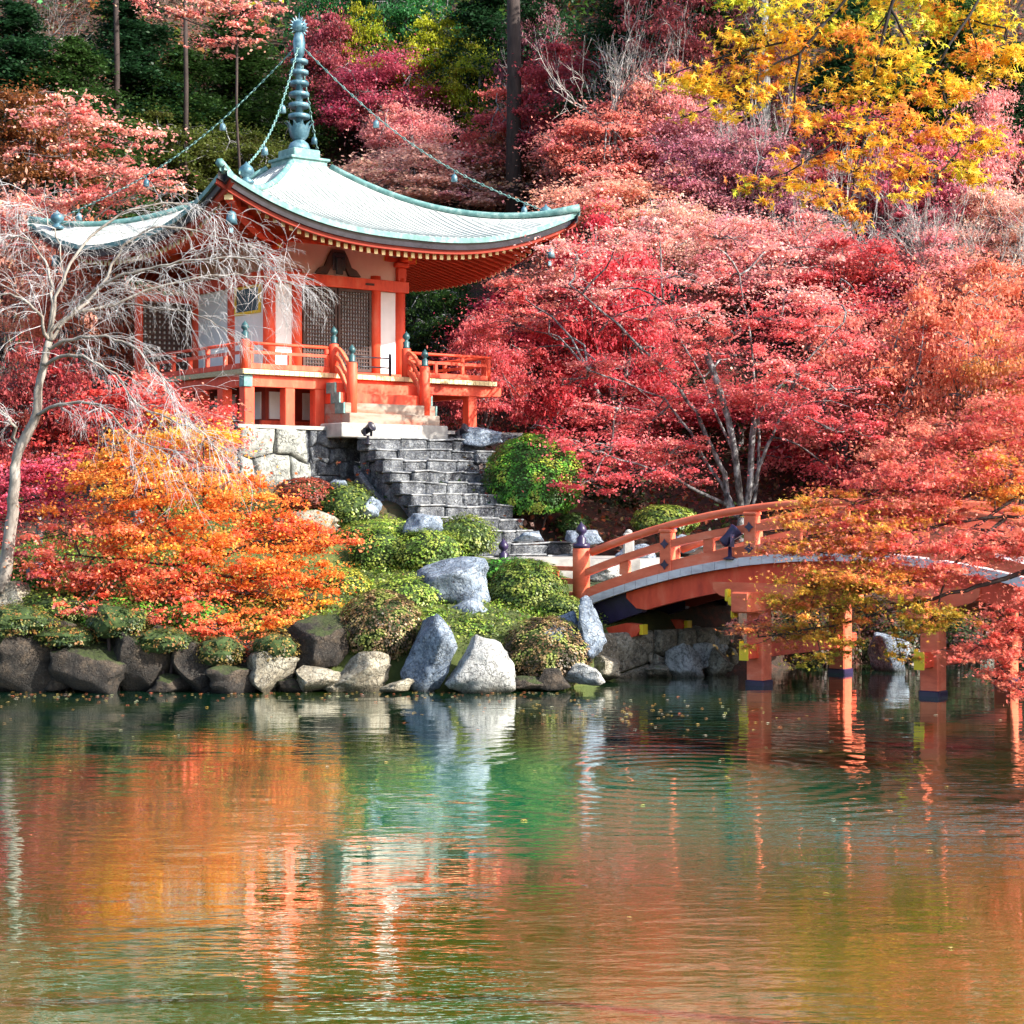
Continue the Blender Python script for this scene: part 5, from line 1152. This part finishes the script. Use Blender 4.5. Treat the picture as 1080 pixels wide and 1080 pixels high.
cM = [(.82, .14, .20), (.86, .20, .26), (.72, .10, .16)]; cRb = [(.72, .10, .09), (.80, .15, .12), (.62, .07, .07)]
spray_tree('maple_tree', 'magenta pink maple sprays at the left edge under the silver tree', 38.5, [(10, 510, 45, 20, 0, cM), (60, 520, 45, 20, 0, cM), (20, 540, 50, 20, -.2, cM), (75, 545, 35, 14, -.2, cM+cP), (-10, 565, 40, 18, -.2, cM), (40, 500, 40, 14, .2, cM), (55, 490, 30, 10, .3, cM)],
  .07, (-10.9, 38.4, ghs(-10.9, 38.4)), at(-25, 560, 38.4), [[(-25, 550, 0), (10, 530, 0), (75, 520, 0)], [(-25, 550, 0), (10, 515, 0), (40, 500, 0)]], cover=5, seed=22, tr=(.08, .06), lr=(.045, .015))
spray_tree('maple_tree', 'low bushy red maple against the left side of the veranda', 42.5, [(110, 420, 50, 22, .5, cRb), (165, 415, 50, 22, .6, cRb+cP), (60, 450, 50, 22, .2, cRb), (130, 450, 55, 24, .2, cRb), (200, 440, 45, 22, .4, cRb+cP), (215, 465, 35, 18, .2, cRb+cP), (90, 480, 50, 20, 0, cRb), (160, 480, 55, 20, 0, cRb), (30, 480, 40, 20, 0, cRb), (218, 490, 28, 14, 0, cRb), (70, 410, 40, 16, .8, cRb)],
  .085, (-8.3, 42.5, ghs(-8.3, 42.5)), at(140, 500, 42.5), [[(140, 490, 0), (100, 450, .2), (60, 440, .2)], [(140, 490, 0), (160, 440, .3), (165, 415, .5)], [(140, 490, 0), (190, 460, .3), (215, 460, .3)]], cover=5.5, seed=23, lr=(.06, .02), bark='bark_grey')
cPk = [(.94, .40, .33), (.95, .48, .37), (.90, .29, .26)]
spray_tree('maple_tree', 'bright pink maple whose sprays float above the left roof corner', 55, [(60, 112, 40, 12, 0, cPk), (100, 125, 50, 14, 0, cPk), (125, 145, 40, 12, 0, cPk), (85, 150, 30, 10, 0, cPk), (70, 170, 26, 8, 0, cPk), (110, 172, 45, 13, 0, cPk), (130, 188, 50, 13, 0, cPk), (60, 210, 50, 13, 0, cPk), (120, 205, 50, 12, 0, cPk), (160, 195, 30, 10, 0, cPk), (20, 225, 45, 18, 0, cPk), (15, 160, 14, 7, 0, cPk), (30, 250, 50, 20, 0, cPk)],
  .12, (at(70, 300, 55)[0], 55, ghs(at(70, 300, 55)[0], 55)), at(75, 260, 55), [[(75, 250, 0), (80, 200, 0), (70, 120, 0)], [(75, 250, 0), (110, 200, 0), (140, 150, 0)], [(75, 250, 0), (50, 220, 0), (20, 230, 0)], [(75, 250, 0), (120, 215, 0), (165, 195, 0)]], cover=4.5, seed=24, tr=(.1, .07), lr=(.05, .02), flat=.22, bark='bark_pale')
spray_tree('maple_tree', 'salmon maple sprays at the top edge left of the spire', 62, [(160, 5, 30, 7, 0, cPk), (190, 12, 24, 7, 0, cPk), (240, 8, 34, 10, 0, cPk), (255, 28, 26, 8, 0, cPk), (235, 43, 26, 7, 0, cPk), (222, 48, 14, 6, 0, cPk), (280, 10, 28, 8, 0, cPk), (262, 43, 16, 6, 0, cPk)],
  .13, (at(250, 100, 62)[0], 62, ghs(at(250, 100, 62)[0], 62)), at(250, 60, 62), [[(250, 60, 0), (250, 40, 0), (240, 5, 0)], [(250, 50, 0), (220, 30, 0), (165, 8, 0)]], cover=4.5, seed=25, tr=(.05, .04), lr=(.04, .02), flat=.22, bark='bark_dark')
# main red maple: grey forked trunks behind the bridge
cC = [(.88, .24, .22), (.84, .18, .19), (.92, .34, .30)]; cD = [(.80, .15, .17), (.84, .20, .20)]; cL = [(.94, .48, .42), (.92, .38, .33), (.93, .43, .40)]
sp_ = []
rs = random.Random(8)
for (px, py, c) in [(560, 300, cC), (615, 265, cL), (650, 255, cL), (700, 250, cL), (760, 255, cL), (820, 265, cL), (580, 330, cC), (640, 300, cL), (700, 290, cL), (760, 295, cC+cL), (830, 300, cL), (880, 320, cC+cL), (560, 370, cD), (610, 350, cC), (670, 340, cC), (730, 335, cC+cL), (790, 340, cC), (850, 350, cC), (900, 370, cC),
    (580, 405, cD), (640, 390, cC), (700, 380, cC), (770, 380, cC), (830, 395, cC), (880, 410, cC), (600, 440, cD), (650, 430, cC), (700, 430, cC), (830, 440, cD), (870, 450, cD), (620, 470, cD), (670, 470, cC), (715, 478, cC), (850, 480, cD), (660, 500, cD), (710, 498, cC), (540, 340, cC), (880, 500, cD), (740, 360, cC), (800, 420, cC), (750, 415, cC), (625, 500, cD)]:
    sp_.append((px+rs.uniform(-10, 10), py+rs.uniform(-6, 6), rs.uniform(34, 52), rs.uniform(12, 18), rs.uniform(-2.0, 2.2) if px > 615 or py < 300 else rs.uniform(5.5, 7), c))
bx = at(780, 560, 47.5)
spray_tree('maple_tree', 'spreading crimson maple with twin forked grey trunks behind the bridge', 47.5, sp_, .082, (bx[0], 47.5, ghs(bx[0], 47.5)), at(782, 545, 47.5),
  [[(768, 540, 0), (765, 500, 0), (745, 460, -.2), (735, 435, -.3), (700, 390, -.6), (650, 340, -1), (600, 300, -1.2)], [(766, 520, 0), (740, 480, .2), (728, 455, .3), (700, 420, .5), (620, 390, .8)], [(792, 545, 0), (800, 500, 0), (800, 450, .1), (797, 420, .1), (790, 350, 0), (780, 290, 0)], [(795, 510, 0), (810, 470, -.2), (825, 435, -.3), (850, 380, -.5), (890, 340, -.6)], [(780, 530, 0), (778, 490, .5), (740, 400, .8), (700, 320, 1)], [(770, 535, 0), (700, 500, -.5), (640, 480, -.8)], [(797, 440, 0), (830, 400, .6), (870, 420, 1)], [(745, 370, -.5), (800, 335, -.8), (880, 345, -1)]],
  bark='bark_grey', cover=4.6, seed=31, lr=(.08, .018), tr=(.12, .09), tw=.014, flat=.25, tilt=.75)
# overhanging orange-red maple at right in front of the bridge (trunk out of frame on the right bank)
cA = [(.88, .23, .17), (.92, .33, .22), (.84, .17, .15)]; cB = [(.90, .38, .08), (.85, .48, .08), (.90, .26, .10)]; cG = [(.55, .38, .05), (.70, .32, .05), (.40, .34, .05)]; cH = [(.86, .21, .15), (.82, .15, .11), (.90, .29, .20)]
spr = []
for (px, py, rx, ry, dd_, c) in [
  (1060, 440, 50, 24, 1, cA), (1010, 460, 50, 22, .8, cA), (960, 480, 50, 20, .8, cA), (1050, 490, 55, 22, 0, cA+cB), (1000, 500, 55, 20, 0, cA), (940, 515, 50, 18, .2, cA), (900, 530, 45, 16, .2, cA+cB), (1050, 525, 40, 14, 0, cB), (990, 540, 50, 18, 0, cA), (930, 550, 55, 18, 0, cA+cB), (870, 555, 50, 16, .2, cB+cA), (830, 545, 34, 11, .4, cB), (860, 525, 36, 10, .4, cB),
  (820, 570, 40, 12, .3, cB+cA), (880, 580, 55, 16, 0, cA+cB), (950, 580, 55, 18, -.3, cA), (1010, 575, 50, 16, -.3, cA), (1060, 570, 30, 12, -.5, cA), (900, 605, 55, 16, -.4, cB+cG), (960, 612, 50, 15, -.5, cB+cA), (1010, 600, 40, 12, -.5, cA), (860, 615, 40, 14, -.3, cB+cG), (830, 638, 34, 12, 0, cG+cB), (880, 640, 40, 13, -.3, cG+cB), (915, 632, 34, 10, -.4, cG),
  (805, 668, 34, 12, .2, cB+cA), (845, 668, 36, 12, 0, cB+cG), (780, 655, 18, 8, .3, cA), (880, 672, 30, 12, -.2, cG+cB), (865, 695, 26, 8, -.2, cG), (970, 638, 30, 9, -.5, cG+cB), (1000, 650, 34, 9, -.6, cG), (965, 668, 22, 9, -.6, cG), (950, 690, 14, 8, -.6, cG), (985, 655, 22, 8, -.5, cG+cB),
  (1060, 650, 34, 12, -1.5, cH), (1045, 672, 34, 11, -1.6, cH), (1020, 690, 28, 7, -1.6, cH), (1065, 695, 28, 12, -1.7, cH), (1050, 715, 22, 9, -1.7, cH), (1075, 725, 16, 9, -1.7, cH), (1085, 630, 26, 14, -1.4, cH),
  (1070, 400, 34, 14, 1.4, cB+cA), (1100, 460, 50, 40, .5, cA), (1110, 560, 40, 40, -.5, cA), (1120, 660, 40, 30, -1.5, cH), (1100, 360, 50, 30, 1.5, cA)]: spr.append((px, py, rx, ry, dd_, c))
spr = [(a+24 if a < 880 and b_ < 600 else (a+14 if a < 820 else a), b_, c, e, f_, g_) for a, b_, c, e, f_, g_ in spr]
spray_tree('maple_tree', 'overhanging maple with fine red and orange leaves in front of the bridge', 25.5, spr, .040, (9.6, 25.2, ghs(9.6, 25.2)), (9.2, 25.3, 3.1),
  [[(1210, 560, 0), (1120, 590, -.3), (1060, 610, -.4), (1020, 622, -.4), (950, 640, -.4), (880, 660, -.2), (800, 672, .2)], [(1210, 540, 0), (1080, 545, 0), (1040, 545, 0), (960, 560, 0), (880, 570, .1), (820, 575, .3)], [(1200, 520, 0), (1080, 500, .2), (1000, 530, .2), (940, 550, .2)], [(1200, 500, .5), (1080, 460, .7), (980, 490, .7), (900, 530, .4)], [(1210, 600, -.5), (1110, 640, -1.3), (1040, 680, -1.6), (1060, 710, -1.7)], [(1060, 545, 0), (1000, 600, -.4), (985, 650, -.5)], [(1200, 480, .8), (1110, 400, 1.4), (1060, 400, 1.4)], [(1080, 520, 0), (1020, 560, 0), (1000, 590, -.2)]],
  tmpl=STAR, cover=4.6, seed=41, tw=.006, lr=(.045, .010), tr=(.22, .15), flat=.3, tilt=.85)
# foreground yellow maple branch hanging in from the top right
cYy = [(.94, .54, .05), (.95, .46, .04), (.92, .62, .07)]; cYo = [(.95, .40, .06), (.94, .48, .05), (.90, .27, .07)]; cYg = [(.60, .58, .05), (.85, .6, .04), (.45, .5, .05)]
ys_ = [(735, 85, 40, 14, 0, cYy), (770, 65, 36, 14, 0, cYo+cYy), (800, 40, 40, 18, 0, cYy), (850, 20, 45, 18, 0, cYg+cYy), (700, 82, 14, 9, 0, cYy), (760, 95, 34, 12, 0, cYy), (800, 90, 30, 14, 0, cYo+cYy), (775, 115, 30, 9, 0, cYy), (722, 122, 16, 5, 0, cYy), (835, 70, 36, 18, .1, cYo+cYy), (880, 50, 40, 20, .1, cYo), (920, 30, 40, 18, .2, cYo+cYg), (960, 30, 40, 18, .2, cYg+cYo), (1000, 20, 40, 18, .3, cYy+cYo), (1050, 15, 40, 18, .3, cYg+cYy), (1030, 55, 40, 16, .2, cYo), (1065, 55, 30, 16, .2, cYy),
  (960, 70, 40, 18, 0, cYy+cYg), (920, 90, 36, 18, 0, cYy), (980, 100, 36, 18, 0, cYy+cYo), (1010, 90, 24, 12, .1, cYy), (1060, 80, 24, 10, .2, cYy), (850, 110, 30, 14, 0, cYo), (880, 130, 36, 14, -.1, cYo+cYy), (960, 130, 36, 16, -.1, cYo), (1000, 140, 36, 16, 0, cYy+cYo), (1035, 150, 26, 14, 0, cYy), (930, 150, 30, 14, -.1, cYy+cYo), (860, 160, 34, 12, -.2, cYo), (900, 180, 40, 12, -.2, cYy+cYo), (960, 180, 36, 12, -.1, cYo), (1015, 175, 30, 12, 0, cYy), (1030, 190, 22, 8, 0, cYy), (830, 190, 34, 10, -.2, cYy+cYo), (870, 205, 36, 10, -.3, cYo), (900, 225, 24, 8, -.3, cYo), (800, 195, 26, 8, -.2, cYo+cYg), (960, 200, 20, 8, -.2, cYy), (935, 60, 30, 14, 0, cYy),
  (860, -30, 60, 30, .3, cYy), (960, -40, 60, 30, .3, cYy+cYg), (1060, -50, 60, 40, .3, cYy), (1130, 40, 50, 50, .4, cYy), (780, -20, 50, 24, .2, cYg)]
spray_tree('maple_tree', 'foreground maple branch of golden yellow leaves hanging from the top right', 8.6, [(a, b_, c*1.0, e*1.15, g_, h_) for a, b_, c, e, g_, h_ in ys_], .030, (9.4, 9.2, ghs(9.4, 9.2)), (8.6, 9.0, 6.2),
  [[(1150, -150, .2), (1000, -70, .1), (943, 0, 0), (925, 60, 0), (915, 120, 0), (908, 160, -.1), (895, 215, -.2)], [(1000, -70, .1), (900, -10, 0), (870, 25, 0), (830, 45, 0), (760, 60, 0), (705, 80, 0)], [(870, 25, 0), (845, 55, 0), (800, 75, 0), (740, 118, 0)], [(1150, -150, .2), (1060, -40, .2), (985, 75, 0), (1000, 115, 0), (1013, 135, 0), (1010, 160, 0), (985, 190, -.1)], [(940, 10, 0), (960, 50, 0), (1000, 90, .1)], [(914, 122, 0), (880, 150, -.2), (830, 182, -.2)], [(1150, -100, .4), (1060, 30, .3), (1020, 20, .3)], [(912, 130, 0), (945, 150, -.1), (990, 175, -.1)], [(845, 55, 0), (838, 110, 0), (838, 130, 0)]],
  tmpl=STAR, cover=2.1, seed=51, bark='bark_black', tw=.0022, lr=(.0125, .0035), tr=(.2, .05), flat=.55, tilt=1.1, droop=.4, maxn=1200)

# ---------------------------------------------------------------- pale weeping bare tree at left
def weeping():
    rng = np.random.default_rng(61); d = 36.6; b_ = at(5, 612, d); base = np.array([b_[0], d, ghs(b_[0], d)]); root = thing('bare_weeping_tree', 'silvery bare tree with leaning trunk and drooping twigs at left', 'tree', tuple(base)); tb = MB(); tw = MB()
    def A(px, py, dd=0): return at(px, py, d+dd)-base
    def smooth(P, k=4, wob=.012):
        out = []
        for i in range(len(P)-1):
            p0, p1, p2, p3 = P[max(i-1, 0)], P[i], P[i+1], P[min(i+2, len(P)-1)]
            for j in range(k):
                t_ = j/k; q = .5*((2*p1)+(-p0+p2)*t_+(2*p0-5*p1+4*p2-p3)*t_*t_+(-p0+3*p1-3*p2+p3)*t_**3); out.append(q+rng.normal(0, wob, 3))
        out.append(P[-1]); return out
    tk = smooth([A(0, 625), A(6, 590), A(14, 540), A(18, 480), A(36, 445), A(42, 400), A(52, 360)]); tb.tube(tk, np.interp(np.linspace(0, 1, len(tk)), [0, .4, 1], [.15, .105, .07]), 10)
    limbs = [[A(52, 360), A(75, 330), A(110, 300, -.2), (A(150, 285, -.4)), A(200, 275, -.6), A(260, 272, -.7), A(300, 288, -.8)], [A(52, 360), A(70, 335), A(120, 320, .3), A(180, 300, .4), A(250, 290, .5), A(310, 300, .6)],
      [A(50, 362), A(65, 300), A(95, 250, .3), A(140, 222, .4), A(190, 215, .5), A(225, 225, .5)], [A(50, 365), A(55, 310), A(45, 270, .3), A(20, 250, .4), A(-20, 260, .4)], [A(48, 370), A(85, 355, -.3), A(130, 360, -.6), A(165, 390, -.8), A(185, 430, -.9)],
      [A(45, 385), A(80, 375, -.4), A(120, 395, -.7), A(150, 430, -.8), A(200, 450, -.9), A(232, 475, -1)], [A(20, 470), A(8, 440, -.2), A(-10, 430, -.3), A(-40, 450, -.3)], [A(52, 360), A(40, 330, -.3), A(10, 310, -.4), A(-30, 330, -.4)], [A(60, 345), A(100, 310, .6), A(130, 260, .8), A(170, 240, .9), A(230, 250, 1), A(270, 262, 1)], [A(35, 440), A(70, 425, -.5), A(110, 430, -.7), A(140, 460, -.8), A(180, 480, -.9)],
      [A(70, 300), A(60, 250, .2), A(40, 220, .3), A(10, 215, .3)], [A(130, 320, .3), A(200, 330, 0), A(240, 350, 0)]]
    def twig(p, dr, L, r, lev, droop):
        n = 6; P = [p]; q = dr/np.linalg.norm(dr)
        for i in range(n-1):
            q = q+rng.normal(0, .13, 3)+np.array([0, 0, -droop*.22]); q /= np.linalg.norm(q); P.append(P[-1]+q*L/(n-1))
        tw.tube(P, np.linspace(r, r*.45, n), 3)
        if lev > 0:
            for k in range(3):
                i = rng.integers(1, n-1); nd = (P[i+1]-P[i]); nd /= np.linalg.norm(nd); nd = nd+rng.normal(0, .6, 3); twig(P[i], nd, L*rng.uniform(.4, .7), r*.62, lev-1, droop)
    for li, L_ in enumerate(limbs):
        P = smooth([np.asarray(p) for p in L_], 5, .02); tb.tube(P, np.linspace(.04 if li < 10 else .02, .008, len(P)), 6)
        n_ = len(P)
        for i in range(3, n_):
            for k in range(1+(rng.uniform() < .6) if i < n_-4 else 3):
                t_ = P[min(i+1, n_-1)]-P[i-1]; t_ /= np.linalg.norm(t_); dr = t_*1.0+rng.normal(0, .55, 3)+np.array([.15, 0, .05]); twig(P[i], dr, rng.uniform(.45, 1.25), .0065, 2, .7)
    tb.build('trunk', M['bark_pale'], root); tw.build('twigs', M['bark_white'], root)
M['bark_white'] = noisy('silvery_twig', [(.3, (.34, .33, .33)), (.7, (.62, .61, .62))], 4, .75, 0)
weeping()
# fallen leaves floating on the water
rng = np.random.default_rng(71); n_ = 150
px = rng.uniform(0, 1, n_)
x = rng.normal(1.6, 1.6, n_); y = rng.normal(31, 1.6, n_); k = (shore(x, y) < -.3); x, y = x[k], y[k]
x = np.concatenate([x, rng.uniform(-8, 8, 90), rng.uniform(-9.5, 1.2, 200)]); y = np.concatenate([y, rng.uniform(14, 34, 90), 34.7-np.abs(rng.normal(0, .9, 200))]); k = shore(x, y) < -.15; x, y = x[k], y[k]
cols = np.array([(.85, .55, .2), (.85, .25, .12), (.8, .7, .45), (.7, .4, .1)])[rng.integers(0, 4, len(x))]
Vv, Fq, Cc = leaves_arrays(rng, np.stack([x, y, np.full(len(x), .012)], 1), .05, .05, cols, STAR, .2)
tag(mesh_quads('floating_leaves', Vv, Fq, Cc, M['leaf']), 'scattered fallen maple leaves floating on the pond', kind='stuff')
for o in list(bpy.data.objects):
    for k in ('H', 'R'):
        if k in o.keys(): del o[k]
for k_, o in PR.items():
    if k_ not in used:
        for c in list(o.children): bpy.data.objects.remove(c)
        bpy.data.objects.remove(o)
